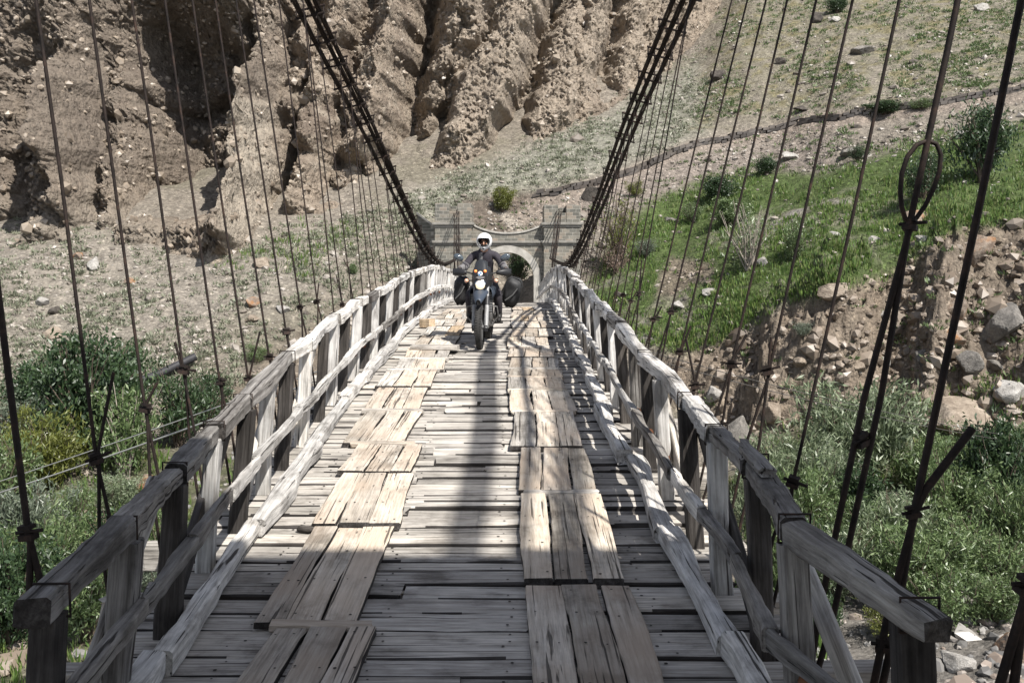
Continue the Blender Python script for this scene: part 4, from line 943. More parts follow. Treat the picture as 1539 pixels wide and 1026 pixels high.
blades('low_grass', P, 8, rg.uniform(0.15, 0.45, len(P)), rg.uniform(0.1, 0.35, len(P)), 'grass_blade', 'rough grass between the bushes on the river flat', rg, 0.02)
P = scatter([(ALL_L, 4600), (MIDTAL, 2600), ([(470, 330), (640, 300), (650, 390), (430, 470)], 500)], rg, 0.8)
blades('sage_scrub', P, 16, rg.uniform(0.12, 0.30, len(P)), rg.uniform(0.1, 0.26, len(P)), 'sage_leaf', 'low grey-green sage tufts dotting the scree', rg, 0.03, lean=1.6)
P = scatter([(UPPER_R, 5600), (BELOW_ROAD, 500), (TOWERBACK, 120), (SC2, 160), ([(1300, 420), (1560, 330), (1560, 640), (1330, 640)], 200)], rg, 0.8)
blades('dry_scrub', P, 16, rg.uniform(0.12, 0.32, len(P)), rg.uniform(0.1, 0.26, len(P)), 'leaf_mid', 'low olive tufts on the upper scree', rg, 0.03, lean=1.6)

# stones bedded in the cliff face
C_ = CLIFF[0]; ii = rg.integers(8, C_.shape[0]-45, 14000); jj = rg.integers(0, C_.shape[1], 14000)
k_ = fbm(C_[ii, jj, 0]*0.5, C_[ii, jj, 1]*0.3, C_[ii, jj, 2]*0.35, 3); P = C_[ii, jj][rg.uniform(size=14000) < np.clip(0.5+0.8*k_, 0.05, 1)]
stones('cliff_stones', P, np.minimum(0.36, np.exp(rg.normal(math.log(0.11), 0.5, len(P)))), 'cliff_stone', 'stones bedded in the conglomerate cliff', rg, 0.9, 0.0)

# ---- boulders
def boulder_mesh(name, seed, mat):
    r = np.random.default_rng(seed)
    bm = bmesh.new(); bmesh.ops.create_icosphere(bm, subdivisions=4, radius=1.0)
    V = np.array([v.co[:] for v in bm.verts]); nrm = V/np.linalg.norm(V, axis=1)[:, None]
    pl = r.normal(size=(15, 3)); pl /= np.linalg.norm(pl, axis=1)[:, None]; dist = r.uniform(0.62, 1.0, 15)
    dots = nrm @ pl.T; rad = np.min(np.where(dots > 0.05, dist/np.maximum(dots, 0.05), 9), axis=1); rad = np.minimum(rad, 1.25)
    V = nrm*rad[:, None]*(1+0.03*fbm(nrm[:, 0]*3+seed, nrm[:, 1]*3, nrm[:, 2]*3, 4))[:, None]
    for v, c in zip(bm.verts, V): v.co = c
    me = bpy.data.meshes.new(name); bm.to_mesh(me); bm.free(); me.materials.append(M_[mat]); return me
BM_ = {}
def boulder(px, py, wpx, asp, mat, label, seed, flat=0.75, rz=0.0, tilt=0.0, group=None):
    """a rock standing where the line of sight meets the ground"""
    key = (mat, seed % 7)
    if key not in BM_: BM_[key] = boulder_mesh('boulder', 40+seed % 7, mat)
    g = on_ground([px], [py])[0]
    if np.isnan(g[1]): return None
    s = wpx*g[1]/F/2
    o = link(bpy.data.objects.new('boulder', BM_[key])); o.location = (g[0], g[1], g[2]+s*asp*0.22)
    o.scale = (s, s*0.85, s*asp); o.rotation_euler = (tilt, tilt*0.6, rz); tag(o, label, 'boulder', group or 'boulders on the slopes'); return o
for a in [
 (1436, 640, 105, 0.62, 'rock_tan', 'largest tan boulder with a flat sloping top at the foot of the bank', 3, 0.3, 0.15),
 (1510, 490, 62, 1.0, 'rock_grey', 'tall angular grey boulder high on the rock slide by the right border', 2, 1.2, 0.3),
 (1437, 470, 38, 1.0, 'rock_rusty', 'upright brown-and-grey rock left of the tall angular boulder', 5, 0.5, 0.4),
 (1432, 512, 36, 0.75, 'rock_rusty', 'rust-stained rock just under the upright brown-and-grey one', 1, 2.1, 0.1),
 (1386, 540, 34, 0.9, 'rock_grey', 'blocky grey rock at the left border of the rock slide', 6, 0.8, 0.2),
 (1456, 545, 44, 0.8, 'rock_grey', 'pale grey wedge of rock between the rust-stained rock and the largest boulder', 4, 1.8, 0.5),
 (1480, 505, 26, 0.9, 'rock_grey', 'squarish grey rock leaning against the tall angular boulder', 0, 0.1, 0.1),
 (1495, 552, 28, 0.7, 'rock_grey', 'grey block low on the rock slide, above the long leaning slab', 3, 2.5, 0.1),
 (1518, 590, 46, 0.85, 'rock_pale', 'long leaning pale slab above a dark hollow near the right border', 2, 2.9, 0.6),
 (1470, 385, 44, 1.3, 'rock_rusty', 'light streaked outcrop at the top of the rock slide', 5, 0.9, 0.5),
 (1440, 440, 30, 0.5, 'rock_tan', 'flat tan rock lying just above the rust-stained rocks', 6, 1.4, 0.1),
 (1112, 655, 44, 1.0, 'rock_grey', 'rounded grey boulder at the foot of the bank, right of the railing', 1, 0.4, 0.1),
 (1160, 620, 40, 0.8, 'rock_tan', 'dark-based tan rock jutting from the foot of the bank', 4, 1.1, 0.3),
 (1073, 595, 30, 0.9, 'rock_pale', 'pale block set low in the bank nearest the railing', 0, 0.2, 0.2),
 (1205, 545, 30, 0.7, 'rock_tan', 'tan lump sticking out half way up the bank', 2, 0.7, 0.4),
 (1290, 553, 26, 0.8, 'rock_tan', 'brown stone half buried right of the middle of the bank', 3, 1.6, 0.2),
 (1330, 545, 22, 0.7, 'rock_pale', 'small white block in the middle of the bank', 5, 0.6, 0.3),
 (1255, 440, 56, 0.45, 'rock_tan', 'broad tan ledge of rock crowning the bank under the grass', 6, 0.1, 0.0),
 (1330, 478, 24, 0.7, 'rock_pale', 'pale pink stone near the top of the bank', 1, 2.2, 0.2),
 (1376, 330, 42, 0.7, 'rock_rusty', 'rust-coloured rock on the grass beside the hanger with the big eye', 4, 0.3, 0.1),
 (1390, 362, 30, 0.5, 'rock_pale', 'flat pale rock under the rust-coloured one on the grass edge', 0, 1.3, 0.1),
 (1312, 362, 22, 0.6, 'rock_pale', 'small white rock on the grass left of the hanger with the big eye', 2, 1.9, 0.1),
 (1255, 355, 20, 0.6, 'rock_pale', 'whitish stone in the middle of the grass', 3, 0.9, 0.1),
 (1145, 396, 20, 0.9, 'rock_pale', 'white stone at the root of the bare pale shrub', 5, 2.6, 0.2),
 (1066, 440, 26, 0.5, 'rock_pale', 'flat white stone at the lower border of the grass', 6, 0.4, 0.1),
 (1020, 460, 24, 0.5, 'rock_pale', 'pale slab in the grass nearest the railing', 1, 1.0, 0.1),
 (1068, 425, 22, 0.5, 'rock_tan', 'flat tan stone on the bare slip in the grass', 4, 2.0, 0.1),
 (1006, 333, 24, 0.5, 'rock_grey', 'grey stone half hidden by scrub above the grass', 0, 0.5, 0.1),
 (1277, 232, 34, 0.5, 'rock_grey', 'cluster-topping grey stone above the grass', 2, 0.3, 0.1),
 (1190, 238, 30, 0.5, 'rock_pale', 'pale jagged stone in the stony strip under the road', 3, 1.2, 0.2),
 (1450, 205, 30, 0.5, 'rock_pale', 'pale boulder in the dark scrub under the upper wall', 5, 0.8, 0.1),
 (893, 296, 36, 0.8, 'rock_dark', 'big dark boulder just right of the far turret, beside the right cable', 6, 0.2, 0.4),
 (1205, 165, 24, 0.4, 'rock_dark', 'dark flat slab resting above the road wall', 1, 0.4, 0.1),
 (1292, 80, 40, 0.35, 'rock_grey', 'long grey slab lying on the upper scree', 4, 2.5, 0.3),
 (1172, 96, 18, 0.9, 'rock_dark', 'dark boulder on the upper scree left of the long grey slab', 0, 0.9, 0.2),
 (1226, 32, 22, 1.1, 'rock_dark', 'dark pointed rock high on the upper scree', 2, 1.8, 0.2),
 (1254, 32, 16, 0.8, 'rock_pale', 'white block high on the upper scree', 3, 0.2, 0.2),
 (1080, 118, 26, 0.8, 'rock_dark', 'brown ledge rock at the border of the upper scree near the right cable', 5, 1.3, 0.1),
 (1475, 15, 30, 0.5, 'rock_pale', 'pale rock at the upper right on the scree', 6, 0.6, 0.1),
 (142, 402, 22, 1.1, 'rock_pale', 'white boulder under the left cliff', 1, 0.7, 0.1),
 (118, 386, 20, 0.7, 'rock_rusty', 'rusty stone just left of the white boulder', 4, 1.7, 0.2),
 (64, 455, 24, 0.7, 'rock_pale', 'pale wide rock in the gully on the far left', 0, 0.4, 0.1),
 (82, 470, 22, 0.8, 'rock_dark', 'dark rock at the lower end of the left gully', 2, 0.9, 0.2),
 (78, 505, 30, 0.7, 'rock_tan', 'brown pointed rock on the left scree above the big green tree', 3, 0.1, 0.3),
 (160, 540, 20, 0.9, 'rock_rusty', 'reddish rock beside the crown of the big green tree', 5, 2.2, 0.1),
 (76, 545, 14, 0.8, 'rock_dark', 'small dark stone on the scree left of the big green tree', 6, 1.2, 0.1),
 (395, 398, 30, 0.6, 'rock_tan', 'tan boulder with a long shadow on the middle of the left scree', 1, 0.5, 0.3),
 (380, 455, 26, 0.7, 'rock_rusty', 'flat rusty stones on the scree below the tan boulder', 4, 0.9, 0.1),
 (425, 466, 22, 0.6, 'rock_pale', 'pale round stone at the top of the track cut on the left', 0, 1.5, 0.1),
 (378, 480, 24, 0.5, 'rock_tan', 'low tan stone above the track cut on the left', 2, 2.3, 0.1),
 (195, 425, 16, 0.8, 'rock_rusty', 'small orange stone on the scree between two hangers', 3, 1.1, 0.1),
 (228, 740, 56, 0.8, 'rock_rusty', 'orange-topped boulder on the river flat behind the left railing', 5, 0.3, 0.2),
 (1325, 825, 44, 0.6, 'rock_pale', 'pair-topping white boulder in the bushes behind the right railing', 6, 0.9, 0.1),
 (1366, 822, 26, 0.7, 'rock_grey', 'round grey boulder right of the white one in the bushes', 1, 1.6, 0.1),
 (1462, 840, 22, 0.7, 'rock_tan', 'brownish boulder on the shrubby flat at the lower right', 4, 0.4, 0.1),
 (1438, 1000, 52, 0.7, 'rock_pale', 'rounded pale boulder on the cobbles at the lower right', 0, 0.8, 0.1),
 (1525, 985, 70, 0.8, 'rock_rusty', 'large brown boulder on the cobbles in the lower right corner', 2, 1.7, 0.1),
 (1537, 885, 44, 0.6, 'rock_grey', 'grey boulder at the right border above the cobbles', 3, 2.3, 0.1),
 (1452, 935, 26, 0.6, 'rock_pale', 'flat white stone at the top of the cobbles', 5, 0.2, 0.1),
 (205, 870, 34, 0.6, 'rock_pale', 'white stone on the flat seen through the left railing', 6, 0.5, 0.1),
 (262, 765, 26, 0.6, 'rock_tan', 'tan stone beside the orange-topped boulder', 1, 1.4, 0.1),
 (110, 665, 30, 0.9, 'rock_pale', 'pale rock face glimpsed between the big green tree and the yellow bush', 3, 1.4, 0.1),
]:
    px, py, wpx, asp, mat, lab, seed, rz, tilt = a
    boulder(px, py, wpx, asp, mat, lab, seed, rz=rz, tilt=tilt)

# ---- bushes and small trees
def plant_meshes(style, seed):
    r = np.random.default_rng(seed); rr = random.Random(seed)
    st = {'willow': (110, 80, 0.10, 0.017, 1.2), 'dense': (120, 90, 0.07, 0.026, 0.5), 'loose': (80, 62, 0.075, 0.022, 0.8), 'round': (90, 70, 0.055, 0.018, 0.8), 'bare': (26, 12, 0.07, 0.02, 0.8)}[style]
    ncl, nl, ll, lw, updir = st
    # stems fan out from the root, foliage clumps along their outer part
    mb = MB(); C = []
    for s in range(ncl//3 if style != 'bare' else 22):
        a = rr.uniform(0, 6.283); out = rr.uniform(0.12, 0.52)*(1 if style != 'willow' else 0.95); h = rr.uniform(0.45, 0.98)
        p0 = Vector((rr.uniform(-.05, .05), rr.uniform(-.05, .05), 0)); p2 = Vector((math.cos(a)*out, math.sin(a)*out, h*(1-0.35*out)))
        p1 = p0.lerp(p2, 0.5)+Vector((rr.uniform(-.06, .06), rr.uniform(-.06, .06), 0.06))
        mb.tube([p0, p1, p2], [0.014, 0.009, 0.003], 5, cap=False)
        for k in range(3):
            t = rr.uniform(0.35, 1.02); q = p0*(1-t)**2+p1*2*t*(1-t)+p2*t*t
            C.append(q+Vector((rr.gauss(0, .05), rr.gauss(0, .05), rr.gauss(0, .04))))
            if style == 'bare' or rr.random() < 0.3: mb.tube([p0.lerp(p2, t*0.8), q+Vector((rr.gauss(0, .06), rr.gauss(0, .06), 0.08))], [0.006, 0.002], 4, cap=False)
    C = np.array(C); nC = len(C)
    gap = r.uniform(size=nC) > 0.12; C = C[gap]; nC = len(C)
    k = nC*nl; base = np.repeat(C, nl, 0); spread = np.repeat(r.uniform(0.045, 0.105, nC), nl)
    off = r.normal(size=(k, 3))*spread[:, None]*np.array([1, 1, 0.75]); pos = base+off; pos[:, 2] = np.maximum(pos[:, 2], 0.01)
    d = r.normal(size=(k, 3)); d[:, 2] += updir; d += np.stack([base[:, 0], base[:, 1], 0*base[:, 0]], 1)*1.5; d /= np.linalg.norm(d, axis=1)[:, None]
    sd = np.cross(d, r.normal(size=(k, 3))); sd /= np.linalg.norm(sd, axis=1)[:, None]
    L = ll*r.uniform(0.5, 1.2, k)[:, None]; W = lw*r.uniform(0.6, 1.2, k)[:, None]
    V = np.stack([pos-d*L/2, pos+sd*W/2, pos+d*L/2, pos-sd*W/2], 1).reshape(-1, 3)
    return mb, V, np.arange(4*k).reshape(-1, 4)
PM = {}
def plant(name, px, py, wpx, hpx, style, leaf, label, cat='bush', seed=0, bark='bark', group=None, sink=0.05):
    g = on_ground([px], [py])[0]
    if np.isnan(g[1]): return
    key = (style, seed % 3, leaf, bark)
    if key not in PM:
        mb, V, Fc = plant_meshes(style, 300+seed % 3+10*len(style)); PM[key] = (np_mesh('foliage', V, Fc, M_[leaf]), mb.mesh('stems', M_[bark]))
    fo, stm = PM[key]
    t = empty(name, (g[0], g[1], g[2]-sink), RN.uniform(0, 6.28)); s = g[1]/F
    t.scale = (wpx*s*1.0, wpx*s*1.0, hpx*s*(1.3 if group and 'flat' in group else 1.1))
    a = link(bpy.data.objects.new('crown', fo), t); b_ = link(bpy.data.objects.new('trunk', stm), t)
    tag(t, label, cat, group)
GB = 'bushes on the river flat'; GS = 'shrubs on the grass slope'
for i, a in enumerate([
 ('leafy_tree', 128, 690, 150, 165, 'dense', 'leaf_dark', 'big dark green tree on the left flat under the scree', 'tree', 'bark', GB),
 ('leafy_bush', 268, 670, 105, 110, 'loose', 'leaf_dark', 'dark bush below the black pipe on the left', 'bush', 'bark', GB),
 ('leafy_bush', 190, 720, 120, 130, 'loose', 'leaf_mid', 'thin-leaved green bush between the big tree and the left railing', 'bush', 'pale_bark', GB),
 ('leafy_bush', 62, 735, 125, 100, 'willow', 'leaf_yellow', 'yellow-green bush in front of the big dark tree', 'bush', 'bark', GB),
 ('leafy_bush', 30, 665, 110, 70, 'round', 'leaf_grey', 'grey-green bush at the left border behind the yellow-green one', 'bush', 'bark', GB),
 ('willow_bush', 42, 850, 110, 110, 'willow', 'leaf_grey', 'silvery willow bush low on the left, under the two guy wires', 'bush', 'bark', GB),
 ('willow_bush', 110, 800, 80, 70, 'round', 'leaf_mid', 'small green bush right of the silvery willow', 'bush', 'bark', GB),
 ('leafy_bush', 15, 970, 120, 150, 'dense', 'leaf_dark', 'dark bush in the lower left corner', 'bush', 'bark', GB),
 ('leafy_bush', 130, 965, 130, 120, 'loose', 'leaf_mid', 'green bush seen under the near end of the left railing', 'bush', 'bark', GB),
 ('leafy_bush', 215, 920, 90, 80, 'round', 'leaf_grey', 'grey bush seen between the first left posts', 'bush', 'bark', GB),
 ('leafy_bush', 175, 770, 70, 50, 'willow', 'leaf_light', 'light green low bush beside the orange-topped boulder', 'bush', 'bark', GB),
 ('willow_bush', 1290, 735, 170, 150, 'willow', 'leaf_light', 'tall light green willow with thin dark stems in front of the bank', 'bush', 'bark', GB),
 ('willow_bush', 1175, 760, 140, 105, 'willow', 'leaf_light', 'feathery pale willow beside the right railing', 'bush', 'bark', GB),
 ('willow_bush', 1200, 830, 130, 110, 'willow', 'leaf_mid', 'green willow low beside the right railing', 'bush', 'bark', GB),
 ('leafy_bush', 1290, 790, 100, 85, 'dense', 'leaf_dark', 'dark bush under the tall light willow', 'bush', 'bark', GB),
 ('willow_bush', 1385, 745, 100, 80, 'willow', 'leaf_mid', 'green willow below the largest tan boulder', 'bush', 'bark', GB),
 ('leafy_bush', 1425, 810, 120, 120, 'loose', 'leaf_mid', 'wide green bush on the flat between two hangers', 'bush', 'bark', GB),
 ('leafy_bush', 1500, 790, 120, 150, 'dense', 'leaf_dark', 'tall dark bush at the right border', 'bush', 'bark', GB),
 ('leafy_bush', 1470, 730, 70, 60, 'round', 'leaf_mid', 'small round bush behind the tall dark one at the right', 'bush', 'bark', GB),
 ('willow_bush', 1380, 905, 150, 100, 'willow', 'leaf_mid', 'spreading willow above the cobbles', 'bush', 'bark', GB),
 ('willow_bush', 1250, 900, 130, 100, 'willow', 'leaf_light', 'pale willow close behind the near right rail', 'bush', 'bark', GB),
 ('leafy_bush', 1500, 890, 110, 80, 'loose', 'leaf_mid', 'loose bush at the right border above the grey boulder', 'bush', 'bark', GB),
 ('willow_bush', 1170, 905, 90, 100, 'willow', 'leaf_mid', 'green willow seen between the right posts', 'bush', 'bark', GB),
 ('leafy_bush', 1340, 960, 90, 60, 'round', 'leaf_yellow', 'yellowish low bush at the border of the cobbles', 'bush', 'bark', GB),
 ('leafy_bush', 1235, 960, 70, 60, 'dense', 'leaf_dark', 'dark clump under the near right rail', 'bush', 'bark', GB),
 ('willow_bush', 1235, 785, 120, 100, 'willow', 'leaf_light', 'pale willow filling the gap between the dark bush and the right railing', 'bush', 'bark', GB),
 ('willow_bush', 1345, 850, 130, 100, 'willow', 'leaf_light', 'light willow just left of the white boulder in the bushes', 'bush', 'bark', GB),
 ('willow_bush', 1445, 870, 110, 90, 'loose', 'leaf_mid', 'green bush in front of the brownish boulder', 'bush', 'bark', GB),
 ('willow_bush', 1530, 850, 120, 110, 'willow', 'leaf_mid', 'leafy willow at the right border beside the tall dark bush', 'bush', 'bark', GB),
 ('willow_bush', 1150, 835, 110, 110, 'willow', 'leaf_light', 'pale willow leaning against the right posts', 'bush', 'bark', GB),
 ('willow_bush', 1300, 860, 110, 90, 'willow', 'leaf_mid', 'green willow between two hangers above the cobbles', 'bush', 'bark', GB),
 ('willow_bush', 1425, 720, 110, 70, 'round', 'leaf_mid', 'round green bush directly in front of the largest tan boulder', 'bush', 'bark', GB),
 ('leafy_bush', 1535, 720, 90, 80, 'loose', 'leaf_mid', 'green bush at the right border level with the largest tan boulder', 'bush', 'bark', GB),
 ('willow_bush', 1420, 940, 120, 80, 'loose', 'leaf_mid', 'green bush growing out of the cobbles left of the rounded pale boulder', 'bush', 'bark', GB),
 ('willow_bush', 1495, 935, 90, 60, 'willow', 'leaf_mid', 'low green willow at the upper border of the cobbles on the right', 'bush', 'bark', GB),
 ('leafy_tree', 55, 640, 110, 90, 'dense', 'leaf_dark', 'dark tree at the left behind the yellow-green bush', 'tree', 'bark', GB),
 ('leafy_bush', 1215, 890, 100, 100, 'round', 'leaf_dark', 'dark round bush behind the second right post', 'bush', 'bark', GB),
 ('leafy_tree', 165, 650, 110, 120, 'dense', 'leaf_dark', 'second dark tree just behind the big dark green one', 'tree', 'bark', GB),
 ('leafy_bush', 95, 700, 100, 80, 'loose', 'leaf_mid', 'green bush between the yellow-green one and the big dark tree', 'bush', 'bark', GB),
 ('leafy_bush', 310, 640, 80, 70, 'loose', 'leaf_dark', 'dark bush right of the black pipe beside a hanger', 'bush', 'bark', GB),
 ('willow_bush', 75, 900, 130, 110, 'willow', 'leaf_mid', 'green willow at the lower left behind the thick hanger', 'bush', 'bark', GB),
 ('leafy_bush', 170, 860, 110, 90, 'loose', 'leaf_dark', 'dark green bush under the left rail beyond its second post', 'bush', 'bark', GB),
 ('leafy_bush', 0, 770, 110, 110, 'loose', 'leaf_mid', 'green bush cut by the left border above the silvery willow', 'bush', 'bark', GB),
 ('leafy_bush', 250, 850, 90, 80, 'round', 'leaf_mid', 'round green bush between the left posts', 'bush', 'bark', GB),
 ('leafy_tree', 1478, 275, 115, 130, 'loose', 'leaf_dark', 'dark small tree with purple-brown stems on the upper grass', 'tree', 'bark', GS),
 ('leafy_bush', 1388, 300, 60, 75, 'loose', 'leaf_dark', 'dark shrub seen through the big cable eye', 'bush', 'bark', GS),
 ('leafy_bush', 1290, 242, 36, 30, 'round', 'leaf_dark', 'small dark round shrub at the upper border of the grass', 'bush', 'bark', GS),
 ('leafy_bush', 1152, 262, 36, 30, 'dense', 'leaf_dark', 'compact dark shrub on the stony strip', 'bush', 'bark', GS),
 ('leafy_bush', 1196, 390, 50, 62, 'loose', 'leaf_mid', 'thin green shrub in the middle of the grass', 'bush', 'bark', GS),
 ('bare_shrub', 1125, 405, 90, 110, 'bare', 'leaf_light', 'half-bare shrub with pale twigs on the grass', 'bush', 'pale_bark', GS),
 ('leafy_bush', 1080, 300, 56, 40, 'dense', 'leaf_dark', 'wide dark shrub at the top of the grass nearest the hangers', 'bush', 'bark', GS),
 ('leafy_bush', 1040, 335, 40, 34, 'round', 'leaf_mid', 'green round shrub left of the wide dark one', 'bush', 'bark', GS),
 ('leafy_bush', 1095, 340, 60, 46, 'dense', 'leaf_mid', 'green shrub below the wide dark one on the grass', 'bush', 'bark', GS),
 ('bare_shrub', 928, 400, 80, 120, 'bare', 'leaf_yellow', 'tall sparse yellowish shrub right of the far gate', 'bush', 'bark', GS),
 ('bare_shrub', 925, 412, 60, 55, 'bare', 'dry_sprig', 'purplish dry bramble at the foot of the sparse yellowish shrub', 'bush', 'bark', GS),
 ('leafy_bush', 955, 296, 30, 30, 'round', 'leaf_yellow', 'yellow-green shrub just right of the right cable', 'bush', 'bark', GS),
 ('leafy_bush', 972, 385, 40, 30, 'round', 'leaf_grey', 'grey-green shrub on the grass near the sparse yellowish shrub', 'bush', 'bark', GS),
 ('leafy_bush', 755, 318, 36, 40, 'dense', 'leaf_yellow', 'green bush growing above the far gate', 'bush', 'bark', GS),
 ('leafy_bush', 780, 425, 40, 75, 'loose', 'leaf_dark', 'dark scrub seen through the arch of the far gate', 'bush', 'bark', GS),
 ('leafy_bush', 1258, 20, 34, 30, 'dense', 'leaf_dark', 'dark bush at the top of the upper scree', 'bush', 'bark', GS),
 ('leafy_bush', 1330, 172, 60, 22, 'dense', 'leaf_dark', 'dark green strip of scrub under the upper wall', 'bush', 'bark', GS),
 ('leafy_bush', 1385, 165, 40, 20, 'round', 'leaf_mid', 'green shrub hugging the upper wall', 'bush', 'bark', GS),
 ('leafy_bush', 1205, 505, 34, 26, 'round', 'leaf_grey', 'grey shrub growing on the bare bank', 'bush', 'bark', GS),
 ('leafy_bush', 1400, 250, 40, 26, 'round', 'leaf_mid', 'green tuft left of the dark small tree', 'bush', 'bark', GS),
 ('leafy_bush', 385, 545, 40, 30, 'round', 'leaf_mid', 'green shrub in the track cut left of the railing', 'bush', 'bark', GB),
 ('leafy_bush', 530, 412, 16, 16, 'dense', 'leaf_mid', 'tiny green shrub on the scree by the far left railing', 'bush', 'bark', GB),
]):
    nm, px, py, wp, hp, sty, lf, lab, cat, bk, grp = a
    plant(nm, px, py, wp, hp, sty, lf, lab, cat, i, bk, grp)

# ---- black pipe on the left slope, guy wires, loose bits on the deck
g = on_ground([198, 245, 297], [585, 568, 543]); mb = MB(); gz = [Vector(p)+Vector((0, -0.3, 0.22)) for p in g]
mb.tube(gz, 0.16, 12); simple('black_pipe', (0.03, 0.03, 0.033), 0.6, nscale=6); o = mb.build('water_pipe', M_['black_pipe'], None)
c = gz[1]; o.data.transform(Matrix.Translation(-c)); o.location = c; tag(o, 'black water pipe lying across the left slope', 'pipe')
def guy(name, a, b_, sag, r, label, grp):
    mb = MB(); n = 14; a, b_ = Vector(a), Vector(b_); c = a
    pts = [a.lerp(b_, i/n)-Vector((0, 0, sag*4*(i/n)*(1-i/n)))-c for i in range(n+1)]
    mb.tube(pts, r, 5); o = mb.build(name, M_['bright_wire'], None); o.location = c; tag(o, label, 'wire', grp)
guy('guy_wire', (-1.95, 17.0, ZD(17)-0.2), P_of(-90, 752, 25), 0.05, 0.012, 'upper of two pale guy wires running left from the bridge', 'guy wires')
guy('guy_wire', (-1.95, 15.6, ZD(15.6)-0.2), P_of(-90, 768, 24), 0.08, 0.017, 'lower, thicker of two pale guy wires running left from the bridge', 'guy wires')
simple('dark_wire', (0.07, 0.065, 0.06), 0.6)
mb = MB()
for dz in (0, 0.12):
    a, b_ = Vector((1.95, 17, ZD(17)-0.15+dz)), P_of(1500, 660, 26)+Vector((0, 0, dz*1.2)); mb.tube([a.lerp(b_, i/10)-Vector((0, 0, 0.5*(i/10)*(1-i/10))) for i in range(11)], 0.008, 5)
o = mb.build('guy_wire', M_['dark_wire'], None); tag(o, 'thin dark double guy wire running right to the largest tan boulder', 'wire', 'guy wires')
o = timber('wood_block', (-1.32, 15.5+2.9, ZD(18.4)+0.09), (-1.12, 18.25, ZD(18.4)+0.10), 0.16, 0.16, 'fresh_wood', parent=None, seg=3); tag(o, 'orange freshly cut wood block against the left kerb', 'block')
o = timber('plank_stack', (-1.2, 15.3, ZD(15.3)+0.075), (-0.48, 15.25, ZD(15.25)+0.075), 0.34, 0.06, 'deck_wood', parent=None, seg=8, wav=0.012); tag(o, 'grey plank laid across the left running track beside the motorcycle', 'plank')
mb = MB(); mb.tube([(-1.14, 7.03, 0.165), (-1.11, 7.02, 0.175), (-1.05, 7.0, 0.175), (-1.0, 7.02, 0.17)], [0.014, 0.03, 0.026, 0.012], 8)
o = mb.build('branch_stub', M_['dark_wood'], None); tag(o, 'knotty brown branch stub lying on the left running track', 'branch')
# ================================================================== motorcycle, rider, luggage
simple('tyre_rubber', (0.035, 0.034, 0.033), 0.85, nscale=30)
simple('rim_alloy', (0.18, 0.18, 0.18), 0.5, 0.5)
simple('fork_grey', (0.27, 0.27, 0.27), 0.5, 0.2, nscale=12)
simple('engine_metal', (0.16, 0.155, 0.15), 0.5, 0.6, nscale=15)
simple('bike_paint', (0.04, 0.052, 0.072), 0.5, 0.0, 0.35)
simple('black_plastic', (0.02, 0.02, 0.022), 0.45, 0.0, 0.4)
simple('smoked_screen', (0.025, 0.027, 0.03), 0.15, 0.0, 0.6)
simple('chrome', (0.6, 0.6, 0.6), 0.18, 1.0)
simple('emblem_white', (0.75, 0.75, 0.75), 0.4)
simple('emblem_blue', (0.07, 0.22, 0.45), 0.4)
simple('mirror_glass', (0.06, 0.075, 0.09), 0.1, 0.0, 0.8)
simple('jacket_cloth', (0.036, 0.032, 0.040), 0.85, nscale=22, namp=0.35)
simple('jacket_grey', (0.15, 0.145, 0.148), 0.85, nscale=22, namp=0.3)
simple('trouser_cloth', (0.035, 0.031, 0.036), 0.9, nscale=18, namp=0.4)
simple('boot_leather', (0.02, 0.019, 0.018), 0.5, nscale=14)
simple('glove_cloth', (0.02, 0.02, 0.02), 0.7)
simple('skin', (0.42, 0.24, 0.165), 0.55)
simple('eye_dark', (0.02, 0.016, 0.014), 0.3)
simple('helmet_shell', (0.80, 0.80, 0.80), 0.25, 0.0, 0.5, coat=0.6)
simple('helmet_lining', (0.015, 0.015, 0.016), 0.9)
simple('bag_canvas', (0.026, 0.026, 0.027), 0.6, nscale=9, namp=0.5)
simple('bag_strap', (0.10, 0.10, 0.10), 0.7)
def lamp(name, col, st):
    m, nt, b = nodes_of(name); b.inputs['Base Color'].default_value = (*[min(1, c) for c in col], 1); b.inputs['Emission Color'].default_value = (*col, 1); b.inputs['Emission Strength'].default_value = st; b.inputs['Roughness'].default_value = 0.2
lamp('headlamp_glow', (1.0, 0.78, 0.50), 0.55)
lamp('indicator_glow', (1.0, 0.30, 0.08), 0.3)
simple('indicator_lens', (0.75, 0.42, 0.30), 0.25, 0.0, 0.5)

